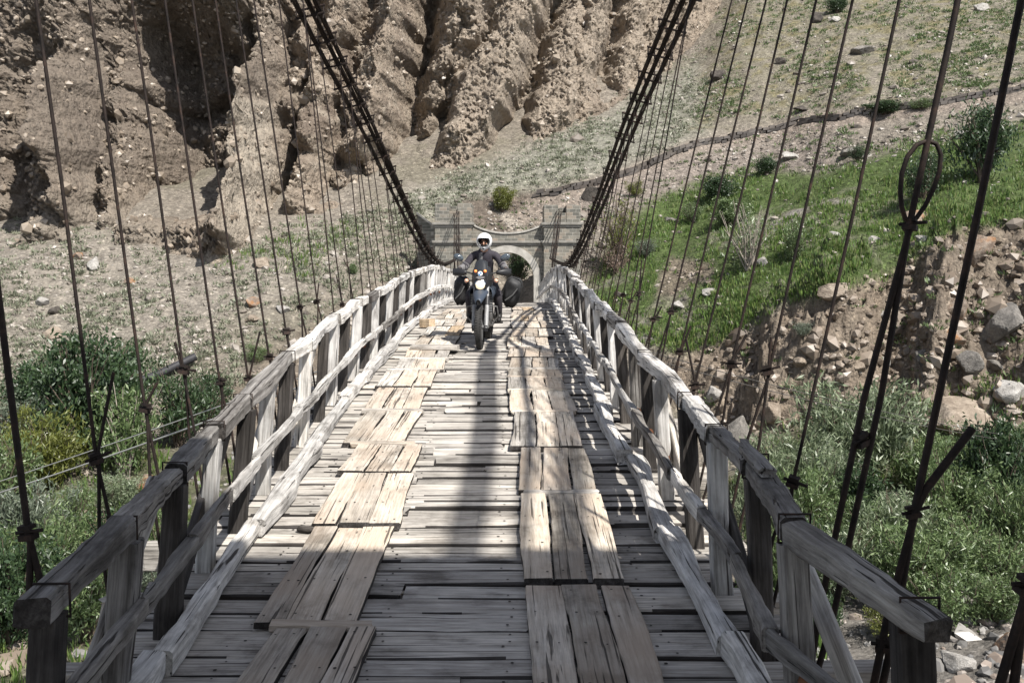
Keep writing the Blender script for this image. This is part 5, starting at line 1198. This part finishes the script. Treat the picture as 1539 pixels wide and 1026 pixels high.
bike = empty('motorcycle', (-0.115, 16.32, ZD(16.32)+0.002)); bike.rotation_euler = (math.atan(0.056), 0, math.radians(-3.5))
tag(bike, 'dark blue-grey adventure motorcycle with lit round headlamp riding towards us', 'motorcycle')
bike_M = Matrix.Translation(bike.location) @ bike.rotation_euler.to_matrix().to_4x4()
def wheel(name, y, R, w, spokes=True):
    mb = MB(); prof = []
    for i in range(13):
        q = -1.9+3.8*i/12; prof.append((R-w*0.52+w*0.52*math.cos(q*0.95), w*0.5*math.sin(q*0.83)/math.sin(1.9*0.83)))
    mb.lathe(prof, (0, y, R), 'x', 48)
    for i in range(52):   # tread blocks
        a = 2*math.pi*i/52
        for s in (-1, 1):
            M = Matrix.Translation((0, y, R)) @ Matrix.Rotation(a+(0.06 if s > 0 else 0), 4, 'X') @ Matrix.Translation((s*w*0.22, 0, R-0.004-0.006))
            mb.box((0, 0, 0), (w*0.34, 0.024, 0.02), M)
    ty = mb.build('tyre', M_['tyre_rubber'], bike); ty.name = name
    mb = MB(); mb.lathe([(R-w*0.85, -w*0.26), (R-w*0.72, -w*0.3), (R-w*0.98, 0), (R-w*0.72, w*0.3), (R-w*0.85, w*0.26)], (0, y, R), 'x', 36)
    mb.tube([(-0.06, y, R), (0.06, y, R)], 0.035, 12)
    for i in range(24):
        a = 2*math.pi*i/24; s = 0.04 if i % 2 else -0.04
        mb.tube([(s, y+0.03*math.cos(a+.5), R+0.03*math.sin(a+.5)), (0, y+(R-w*0.85)*math.cos(a), R+(R-w*0.85)*math.sin(a))], 0.003, 4, cap=False)
    mb.build('rim', M_['rim_alloy'], ty)
    mb = MB(); mb.lathe([(0.075, 0.0), (0.135, 0.0), (0.135, 0.006), (0.075, 0.006)], (-0.085, y, R), 'x', 30); mb.build('brake_disc', M_['engine_metal'], ty)
    return ty
wheel('front_wheel', -0.72, 0.345, 0.105); wheel('rear_wheel', 0.74, 0.335, 0.145)
AX = Vector((0, -0.72, 0.345)); HD = Vector((0, -0.36, 1.04))
for s in (-1, 1):
    mb = MB(); x = s*0.098; a, b_ = Vector((x, -0.735, 0.33)), Vector((x, -0.375, 1.10))
    mb.tube([a, a.lerp(b_, 0.10), a.lerp(b_, 0.45)], [0.034, 0.036, 0.036], 12); mb.tube([a.lerp(b_, 0.45), a.lerp(b_, 0.62)], [0.043, 0.040], 12, 1); mb.tube([a.lerp(b_, 0.6), b_], [0.029, 0.029], 12)
    mb.box(a+Vector((0, 0.01, 0)), (0.05, 0.07, 0.09), mi=1)
    mb.build('fork_leg', [M_['fork_grey'], M_['black_plastic']], bike)
mb = MB(); mb.tube([(0, -0.72-0.09, 0.345), (0, -0.72+0.09, 0.345)], 0.001, 4) if False else None
mb.tube([(-0.13, -0.73, 0.34), (0.13, -0.73, 0.34)], 0.017, 10); mb.box((0, -0.40, 0.99), (0.26, 0.10, 0.05)); mb.box((0, -0.36, 1.09), (0.26, 0.10, 0.035))
o = mb.build('fork_yoke', M_['engine_metal'], bike)
mb = MB(); rows_ = []   # high beak fender
for i in range(11):
    t = i/10; y = -0.98+0.62*t; z = 0.80+0.17*math.sin(t*1.9)*0.75+0.02*t; w_ = 0.045+0.075*math.sin(min(1, t*1.5)*1.57)
    rows_.append([(w_*math.sin(q)*1.0, y, z+0.055*(math.cos(q)-1)*1.3) for q in np.linspace(-1.5, 1.5, 9)])
mb.grid(rows_); o = mb.build('front_fender', M_['bike_paint'], bike); sm = o.modifiers.new('s', 'SOLIDIFY'); sm.thickness = 0.006
# headlamp cowl, lamp, screen
mb = MB(); rows_ = []
for i in range(7):
    t = i/6; y = -0.60+0.30*t; w_ = 0.105+0.06*t; h_ = 0.11+0.07*t
    rows_.append([(w_*math.copysign(abs(math.cos(q))**0.75, math.cos(q)), y, 1.06+0.02*t+h_*1.25*math.copysign(abs(math.sin(q))**0.8, math.sin(q))) for q in np.linspace(0, 2*math.pi, 24, endpoint=False)])
mb.grid(rows_, closed=True); mb.add(rows_[0], [tuple(range(24))]); o = fix_normals(mb.build('headlamp_cowl', M_['black_plastic'], bike))
mb = MB(); mb.lathe([(0.0, -0.645), (0.05, -0.638), (0.085, -0.62), (0.098, -0.60), (0.098, -0.58)], (0, 0, 1.005), 'y', 28); hl = fix_normals(mb.build('headlamp', M_['chrome'], bike))
mb = MB(); mb.lathe([(0.0, -0.652), (0.04, -0.648), (0.068, -0.636), (0.072, -0.624)], (0, 0, 1.0), 'y', 24); fix_normals(mb.build('bulb', M_['headlamp_glow'], hl))
mb = MB(); mb.lathe([(0.096, -0.615), (0.108, -0.62), (0.108, -0.57), (0.1, -0.57)], (0, 0, 1.005), 'y', 28); fix_normals(mb.build('bezel', M_['black_plastic'], hl))
mb = MB(); rows_ = []
for i in range(9):
    t = i/8; z = 1.12+0.27*t; y = -0.60+0.20*t; w_ = 0.125-0.035*t**2
    rows_.append([(w_*math.sin(q)*1.0, y+0.07*(1-math.cos(q)), z-(0.03*abs(q)**2 if i == 8 else 0)) for q in np.linspace(-1.35, 1.35, 13)])
mb.grid(rows_); o = mb.build('windscreen', M_['smoked_screen'], bike); sm = o.modifiers.new('s', 'SOLIDIFY'); sm.thickness = 0.004
for s in (-1, 1):
    mb = MB(); mb.lathe([(0.0, -0.02), (0.018, -0.014), (0.024, 0.0), (0.02, 0.02), (0.0, 0.025)], (s*0.075, -0.595, 1.215), 'y', 14); o = fix_normals(mb.build('position_lamp', M_['indicator_glow'], bike)); 
    mb = MB(); mb.lathe([(0.0, -0.035), (0.022, -0.028), (0.034, 0.0), (0.028, 0.03), (0.0, 0.035)], (s*0.235, -0.46, 1.055), 'y', 14); mb.tube([(s*0.235, -0.45, 1.055), (s*0.10, -0.42, 1.06)], 0.010, 6, 1)
    fix_normals(mb.build('indicator', [M_['indicator_lens'], M_['black_plastic']], bike))
# round quartered badge and the pale plate below it
mb = MB(); mb.lathe([(0.0, 0), (0.040, 0.0), (0.040, 0.012), (0, 0.012)], (0, -0.632, 1.175), 'y', 24)
bd = mb.build('badge', M_['emblem_white'], bike)
mb = MB()
for q0 in (0, math.pi): mb.add([(0, -0.634, 1.175)]+[(0.031*math.cos(q0+k*math.pi/16), -0.634, 1.175+0.031*math.sin(q0+k*math.pi/16)) for k in range(9)], [(0, k, k+1) for k in range(1, 9)])
for q0 in (math.pi/2, 1.5*math.pi): mb.add([(0, -0.634, 1.175)]+[(0.031*math.cos(q0+k*math.pi/16), -0.634, 1.175+0.031*math.sin(q0+k*math.pi/16)) for k in range(9)], [(0, k, k+1) for k in range(1, 9)], 1)
mb.build('badge_field', [M_['emblem_blue'], M_['emblem_white']], bd)
mb = MB(); mb.add([(-0.075, -0.628, 1.115), (-0.03, -0.64, 1.092), (0.045, -0.64, 1.098), (0.085, -0.626, 1.125), (0.05, -0.63, 1.14), (-0.045, -0.63, 1.135)], [(0, 1, 2, 3, 4, 5)]); o = mb.build('front_plate', M_['jacket_grey'], bike); sm = o.modifiers.new('s', 'SOLIDIFY'); sm.thickness = 0.006
# handlebar with grips, hand guards, levers and mirrors
mb = MB(); mb.tube([(-0.42, -0.25, 1.185), (-0.28, -0.29, 1.19), (-0.12, -0.34, 1.15), (0.12, -0.34, 1.15), (0.28, -0.29, 1.19), (0.42, -0.25, 1.185)], 0.012, 10); hb = mb.build('handlebar', M_['black_plastic'], bike)
for s in (-1, 1):
    mb = MB(); mb.tube([(s*0.30, -0.285, 1.19), (s*0.43, -0.248, 1.185)], 0.018, 10); mb.build('grip', M_['tyre_rubber'], hb)
    mb = MB(); rows_ = []
    for i in range(7):
        t = i/6; x = s*(0.235+0.235*t); y = -0.405+0.12*t**2; h_ = 0.03+0.028*math.sin(t*2.4)
        rows_.append([(x, y, 1.185+h_), (x, y-0.025, 1.185+h_*0.4), (x, y-0.025, 1.185-h_*0.5), (x, y, 1.185-h_)])
    mb.grid(rows_); o = mb.build('hand_guard', M_['black_plastic'], hb); sm = o.modifiers.new('s', 'SOLIDIFY'); sm.thickness = 0.006
    mb = MB(); mb.tube([(s*0.26, -0.31, 1.2), (s*0.265, -0.32, 1.30), (s*(0.345 if s < 0 else 0.335), -0.33, 1.375)], 0.007, 6)
    M = Matrix.Translation((s*0.375, -0.335, 1.42)) @ Matrix.Rotation(s*-0.45, 4, 'Y') @ Matrix.Diagonal((0.085, 0.03, 0.058, 1))
    mb.lathe([(0.0, -1.0), (0.6, -0.8), (0.92, -0.35), (1.0, 0.1), (0.93, 0.35), (0.0, 0.35)], (0, 0, 0), 'y', 20, M=M, mi=1)
    fix_normals(mb.build('mirror', [M_['black_plastic'], M_['mirror_glass']], bike))
# tank, radiator shrouds, seat, engine, frame, pipes
mb = MB(); rows_ = []
for i in range(9):
    t = i/8; y = -0.33+0.50*t; w_ = 0.15*math.sin(0.55+1.9*t)**0.8; h_ = 0.14-0.05*t
    rows_.append([(w_*math.copysign(abs(math.cos(q))**0.7, math.cos(q)), y, 0.93+h_*math.sin(q)*1.1) for q in np.linspace(0, 2*math.pi, 20, endpoint=False)])
mb.grid(rows_, closed=True); mb.add(rows_[0], [tuple(range(20))]); fix_normals(mb.build('fuel_tank', M_['bike_paint'], bike))
for s in (-1, 1):
    mb = MB(); rows_ = []
    for i in range(7):
        t = i/6; y = -0.50+0.40*t
        rows_.append([(s*(0.10+0.03*t), y+0.06, 0.96), (s*(0.165+0.045*t), y+0.02, 0.93), (s*(0.185+0.03*t), y, 0.84), (s*(0.165+0.01*t), y+0.05, 0.72+0.05*t)])
    mb.grid(rows_); o = mb.build('side_shroud', M_['bike_paint'], bike); sm = o.modifiers.new('s', 'SOLIDIFY'); sm.thickness = 0.008
    mb = MB(); mb.box((s*0.135, -0.42, 0.70), (0.075, 0.035, 0.30))
    for k in range(11): mb.box((s*0.135, -0.441, 0.57+k*0.026), (0.07, 0.01, 0.011), mi=1)
    mb.build('radiator', [M_['black_plastic'], M_['fork_grey']], bike)
    mb = MB(); mb.tube([(s*0.10, -0.36, 0.66), (s*0.24, -0.33, 0.63), (s*0.255, -0.28, 0.48), (s*0.16, -0.30, 0.36)], 0.013, 8); mb.build('crash_bar', M_['engine_metal'], bike)
    mb = MB(); mb.tube([(s*0.12, 0.08, 0.33), (s*0.30, 0.08, 0.335)], 0.018, 8); mb.build('foot_peg', M_['engine_metal'], bike)
mb = MB(); mb.box((0, -0.02, 0.50), (0.24, 0.40, 0.30)); mb.box((0, -0.12, 0.70), (0.19, 0.20, 0.20)); mb.box((0, -0.16, 0.33), (0.22, 0.34, 0.10))
for s in (-1, 1): mb.lathe([(0.0, 0), (0.10, 0.0), (0.11, -0.02), (0.11, -0.04)], (s*0.14 if s > 0 else -0.10, 0.0, 0.46), 'x', 20)
bevel(mb.build('engine', M_['engine_metal'], bike), 0.02, 2)
mb = MB(); mb.tube([(0.06, -0.22, 0.64), (0.10, -0.36, 0.52), (0.09, -0.33, 0.34), (0.13, -0.05, 0.30), (0.17, 0.30, 0.36)], 0.022, 10); mb.tube([(0.17, 0.30, 0.40), (0.20, 0.85, 0.70)], [0.05, 0.06], 14); mb.build('exhaust', M_['engine_metal'], bike)
mb = MB(); mb.tube([(0, -0.36, 0.98), (0, -0.22, 0.62), (0, -0.2, 0.34), (0, 0.15, 0.32), (0, 0.25, 0.5), (0, 0.2, 0.86)], 0.03, 8); mb.tube([(0.1, 0.15, 0.42), (0.1, 0.74, 0.335)], 0.028, 8); mb.tube([(-0.1, 0.15, 0.42), (-0.1, 0.74, 0.335)], 0.028, 8); mb.tube([(0, 0.1, 0.82), (0, 0.9, 0.88)], 0.03, 8)
for s in (-1, 1): mb.tube([(s*0.12, 0.25, 0.80), (s*0.30, 0.45, 0.72), (s*0.30, 0.85, 0.72), (s*0.10, 0.92, 0.85)], 0.011, 8)
mb.build('bike_frame', M_['black_plastic'], bike)
mb = MB(); rows_ = []
for i in range(8):
    t = i/7; y = 0.08+0.82*t; w_ = 0.09+0.06*math.sin(t*2.6); z = 0.86-0.03*math.sin(t*3)+0.07*t
    rows_.append([(w_*math.cos(q), y, z+0.055*math.sin(q)) for q in np.linspace(0, 2*math.pi, 14, endpoint=False)])
mb.grid(rows_, closed=True); mb.add(rows_[0], [tuple(range(14))]); mb.add(rows_[-1], [tuple(range(14))]); fix_normals(mb.build('seat', M_['black_plastic'], bike))

# ---- soft panniers hung either side
def pannier(s, label, w_, h_, cz_, rz):
    mb = MB(); rows_ = []; r = random.Random(8+s)
    for i in range(15):
        t = i/14; z = (t-0.5)*h_; k = (1-abs(2*t-1)**5.5)**0.5 if 0 < t < 1 else 0.5; k = max(k, 0.5)*(0.86+0.14*t)
        rows_.append([(w_/2*k*math.copysign(abs(math.cos(q))**0.45, math.cos(q))*(1+0.05*math.sin(7*q+9*t)), 0.22*k*math.copysign(abs(math.sin(q))**0.6, math.sin(q))*(1+0.04*math.sin(5*q+12*t)), z+0.012*math.sin(4*q+3*t)) for q in np.linspace(0, 2*math.pi, 28, endpoint=False)])
    mb.grid(rows_, closed=True); mb.add(rows_[0], [tuple(range(28))]); mb.add(rows_[-1], [tuple(range(28))])
    o = fix_normals(mb.build('pannier_bag', M_['bag_canvas'], None)); o.matrix_basis = bike_M @ Matrix.Translation((s*0.43, 0.50, cz_)) @ Matrix.Rotation(s*rz, 4, 'Y')
    for yy in (-0.12, 0.1):
        mb = MB(); ring = []
        for q in np.linspace(0, 2*math.pi, 25):
            ring.append((math.copysign(abs(math.cos(q))**0.75, math.cos(q))*(w_/2+0.006), math.copysign(abs(math.sin(q))**0.6, math.sin(q))*(h_/2+0.006)))
        mb.grid([[(a, yy-0.015, c) for a, c in ring], [(a, yy+0.015, c) for a, c in ring]]); mb.build('strap', M_['bag_strap'], o)
    mb = MB(); mb.tube([(-w_*0.25, -0.235, -h_*0.28), (w_*0.1, -0.245, -h_*0.05), (w_*0.28, -0.235, h_*0.2)], 0.012, 6); mb.build('buckle_strap', M_['bag_strap'], o)
    tag(o, label, 'bag', 'soft panniers on the motorcycle')
pannier(-1, "black soft pannier hung on the motorcycle's side nearest the left railing", 0.25, 0.47, 0.83, -0.10)
pannier(1, "bulging black soft pannier on the motorcycle's side nearest the right running track", 0.30, 0.50, 0.80, 0.22)

# ---- the rider
rider = empty('person', bike.location); rider.rotation_euler = bike.rotation_euler
tag(rider, 'motorcyclist in dark jacket and white full-face helmet riding across the bridge', 'person')
def skin_obj(name, nodes, edges, mat, parent, sub=2, root=None):
    names = list(nodes); me = bpy.data.meshes.new(name)
    me.from_pydata([nodes[n][0] for n in names], [(names.index(a), names.index(b_)) for a, b_ in edges], []) if False else me.from_pydata([nodes[n][0] for n in names], [(names.index(a), names.index(c)) for a, c in edges], [])
    o = link(bpy.data.objects.new(name, me), None); me.materials.append(M_[mat])
    o.modifiers.new('skin', 'SKIN'); o.modifiers.new('sub', 'SUBSURF').levels = sub; o.modifiers['sub'].render_levels = sub
    sv = me.skin_vertices[0].data
    for i, n in enumerate(names):
        r = nodes[n][1]; sv[i].radius = r if isinstance(r, tuple) else (r, r)
        sv[i].use_root = (n == (root or names[0]))
    bpy.context.view_layer.update(); dg = bpy.context.evaluated_depsgraph_get(); m2 = bpy.data.meshes.new_from_object(o.evaluated_get(dg))
    o.modifiers.clear(); o.data = m2; m2.polygons.foreach_set('use_smooth', [True]*len(m2.polygons)); o.parent = parent
    return o
B = {'pelvis': ((0, 0.30, 0.97), (0.13, 0.10)), 'waist': ((0, 0.26, 1.12), (0.125, 0.09)), 'chest': ((0, 0.20, 1.32), (0.15, 0.10)), 'collar': ((0, 0.16, 1.45), (0.10, 0.075)), 'neck': ((0, 0.13, 1.52), 0.055), 'head': ((0, 0.09, 1.64), (0.075, 0.09)), 'crown': ((0, 0.09, 1.72), (0.06, 0.075))}
E = [('pelvis', 'waist'), ('waist', 'chest'), ('chest', 'collar'), ('collar', 'neck'), ('neck', 'head'), ('head', 'crown')]
for s, n in ((-1, 'l'), (1, 'r')):
    B['sh'+n] = ((s*0.195, 0.17, 1.43), 0.058); B['el'+n] = ((s*0.325, 0.03, 1.245), 0.043); B['wr'+n] = ((s*0.375, -0.20, 1.225), 0.03); B['ha'+n] = ((s*0.372, -0.262, 1.215), (0.038, 0.02))
    B['hi'+n] = ((s*0.115, 0.26, 0.93), 0.085); B['kn'+n] = ((s*0.235, -0.10, 0.80), 0.06); B['an'+n] = ((s*0.235, 0.10, 0.42), 0.042); B['to'+n] = ((s*0.245, -0.07, 0.365), 0.034)
    E += [('collar', 'sh'+n), ('sh'+n, 'el'+n), ('el'+n, 'wr'+n), ('wr'+n, 'ha'+n), ('pelvis', 'hi'+n), ('hi'+n, 'kn'+n), ('kn'+n, 'an'+n), ('an'+n, 'to'+n)]
body = skin_obj('body', B, E, 'skin', rider)
def grow(v, d): return (v[0], tuple(x+d for x in v[1]) if isinstance(v[1], tuple) else v[1]+d)
J = {k: grow(B[k], 0.016) for k in ('waist', 'chest', 'collar', 'shl', 'shr', 'ell', 'elr', 'wrl', 'wrr')}
J['pelvis'] = grow(B['pelvis'], 0.012); J['collar'] = ((0, 0.155, 1.455), (0.115, 0.085)); J['nk'] = ((0, 0.118, 1.56), 0.082)
skin_obj('jacket', J, [('waist', 'pelvis'), ('waist', 'chest'), ('chest', 'collar'), ('collar', 'nk'), ('collar', 'shl'), ('collar', 'shr'), ('shl', 'ell'), ('shr', 'elr'), ('ell', 'wrl'), ('elr', 'wrr')], 'jacket_cloth', rider, root='waist')
for n in ('l', 'r'):   # grey fore-sleeves
    e, w_ = Vector(B['el'+n][0]), Vector(B['wr'+n][0]); sh = Vector(B['sh'+n][0])
    mb = MB(); mb.tube([sh.lerp(e, 0.72), e+Vector((0, 0.012, -0.004)), e.lerp(w_, 0.5), w_], [0.068, 0.066, 0.058, 0.049], 14); mb.build('sleeve_panel', M_['jacket_grey'], rider)
mb = MB(); mb.tube([(-0.055, 0.045, 1.47), (-0.06, 0.075, 1.30), (-0.05, 0.13, 1.1)], [0.03, 0.035, 0.03], 8); mb.build('jacket_front_panel', M_['jacket_grey'], rider)
Tn = {k: grow(B[k], 0.018) for k in ('pelvis', 'hil', 'hir', 'knl', 'knr')}
for n, s in (('l', -1), ('r', 1)): Tn['cf'+n] = ((s*0.235, 0.085, 0.47), 0.062)
skin_obj('trousers', Tn, [('pelvis', 'hil'), ('pelvis', 'hir'), ('hil', 'knl'), ('hir', 'knr'), ('knl', 'cfl'), ('knr', 'cfr')], 'trouser_cloth', rider)
for n, s in (('l', -1), ('r', 1)):
    skin_obj('boot', {'top': ((s*0.235, 0.07, 0.56), 0.062), 'ank': ((s*0.235, 0.10, 0.42), 0.06), 'heel': ((s*0.238, 0.105, 0.378), 0.05), 'mid': ((s*0.242, 0.0, 0.385), 0.046), 'toe': ((s*0.248, -0.10, 0.378), 0.04)}, [('top', 'ank'), ('ank', 'heel'), ('ank', 'mid'), ('mid', 'toe')], 'boot_leather', rider, root='ank')
    G = {'wrist': ((s*0.375, -0.195, 1.226), 0.042), 'palm': ((s*0.373, -0.25, 1.222), (0.044, 0.026))}; GE = [('wrist', 'palm')]
    for k in range(4):   # four fingers wrapped over the grip, a thumb under it
        x = s*(0.335+0.025*k); L = (0.9, 1.0, 0.95, 0.8)[k]; yb = -0.288+0.012*k*0.9
        G[f'k{k}'] = ((x, yb+0.012, 1.222), 0.013); G[f'm{k}'] = ((x, yb-0.022*L, 1.205), 0.012); G[f't{k}'] = ((x, yb-0.010, 1.172), 0.010)
        GE += [('palm', f'k{k}'), (f'k{k}', f'm{k}'), (f'm{k}', f't{k}')]
    G['th0'] = ((s*0.325, -0.255, 1.205), 0.014); G['th1'] = ((s*0.312, -0.282, 1.175), 0.012); GE += [('palm', 'th0'), ('th0', 'th1')]
    skin_obj('glove', G, GE, 'glove_cloth', rider, root='palm')
# face inside the helmet opening
mb = MB()
for s in (-1, 1): mb.lathe([(0.0, -0.014), (0.010, -0.009), (0.013, 0.0), (0.0, 0.01)], (s*0.032, 0.002, 1.655), 'y', 12, mi=0); mb.tube([(s*0.014, -0.006, 1.675), (s*0.034, -0.008, 1.681), (s*0.052, 0.006, 1.674)], 0.005, 6)
fix_normals(mb.build('eyes', M_['eye_dark'], body))
mb = MB(); mb.tube([(0, 0.0, 1.665), (0, -0.016, 1.638), (0, -0.026, 1.618), (0, -0.006, 1.608)], [0.008, 0.012, 0.015, 0.009], 8)
mb.tube([(-0.024, 0.006, 1.588), (0, -0.006, 1.586), (0.024, 0.006, 1.588)], [0.004, 0.007, 0.004], 6)
for s in (-1, 1): mb.tube([(s*0.03, 0.018, 1.63), (s*0.046, 0.02, 1.615)], [0.024, 0.018], 8)
fix_normals(mb.build('face', M_['skin'], body))
HC = Vector((0, 0.10, 1.665))
def helm(a, e, k=1.0):
    """helmet surface: bearing a (0 = front), elevation e"""
    x = math.cos(e)*math.sin(a)*0.132; y = -math.cos(e)*math.cos(a)*0.155; z = math.sin(e)*0.142
    if e < 0: x *= 1-0.10*math.sin(-e); y *= 1-0.06*math.sin(-e)
    f = max(0, math.cos(a))**3*float(sstep(0.0, -0.6, e)); y -= 0.055*f; z -= 0.03*f; x *= 1-0.28*f
    return Vector((x*k, y*k, z*k))+HC
NA, NE = 56, 40; mb = MB(); vs = []; fs = []
es = np.linspace(-1.12, 1.5707, NE)
for e in es:
    for j in range(NA): vs.append(helm(2*math.pi*j/NA, e))
for i in range(NE-1):
    for j in range(NA):
        a = 2*math.pi*(j+0.5)/NA; a = a-2*math.pi if a > math.pi else a; e = (es[i]+es[i+1])/2
        op = ((a/0.80)**4+((e+0.02)/0.40)**4) < 1
        if not op: fs.append((i*NA+j, i*NA+(j+1) % NA, (i+1)*NA+(j+1) % NA, (i+1)*NA+j))
mb.add(vs, fs, 0, True); he = fix_normals(mb.build('helmet', M_['helmet_shell'], rider)); sm = he.modifiers.new('s', 'SOLIDIFY'); sm.thickness = 0.012; sm.offset = -1
mb = MB(); vs = []; fs = []
for e in es:
    for j in range(NA): vs.append(helm(2*math.pi*j/NA, e, 0.90))
for i in range(NE-1):
    for j in range(NA):
        a = 2*math.pi*(j+0.5)/NA; a = a-2*math.pi if a > math.pi else a; e = (es[i]+es[i+1])/2
        if ((a/0.62)**4+((e+0.02)/0.31)**4) >= 1: fs.append((i*NA+j, i*NA+(j+1) % NA, (i+1)*NA+(j+1) % NA, (i+1)*NA+j))
mb.add(vs, fs, 0, True); mb.build('lining', M_['helmet_lining'], he)
mb = MB(); rim = []
for k in range(37):
    q = 2*math.pi*k/36; rim.append(helm(0.80*math.copysign(abs(math.cos(q))**0.5, math.cos(q)), -0.02+0.40*math.copysign(abs(math.sin(q))**0.5, math.sin(q)), 1.005))
mb.tube(rim, 0.008, 6, cap=False); mb.build('rim_seal', M_['helmet_lining'], he)
mb = MB()   # chin vents
for a in (-0.16, 0.0, 0.16): mb.tube([helm(a, -0.55, 1.004), helm(a*0.6, -0.68, 1.004)], 0.009, 6)
mb.build('chin_vent', M_['helmet_lining'], he)
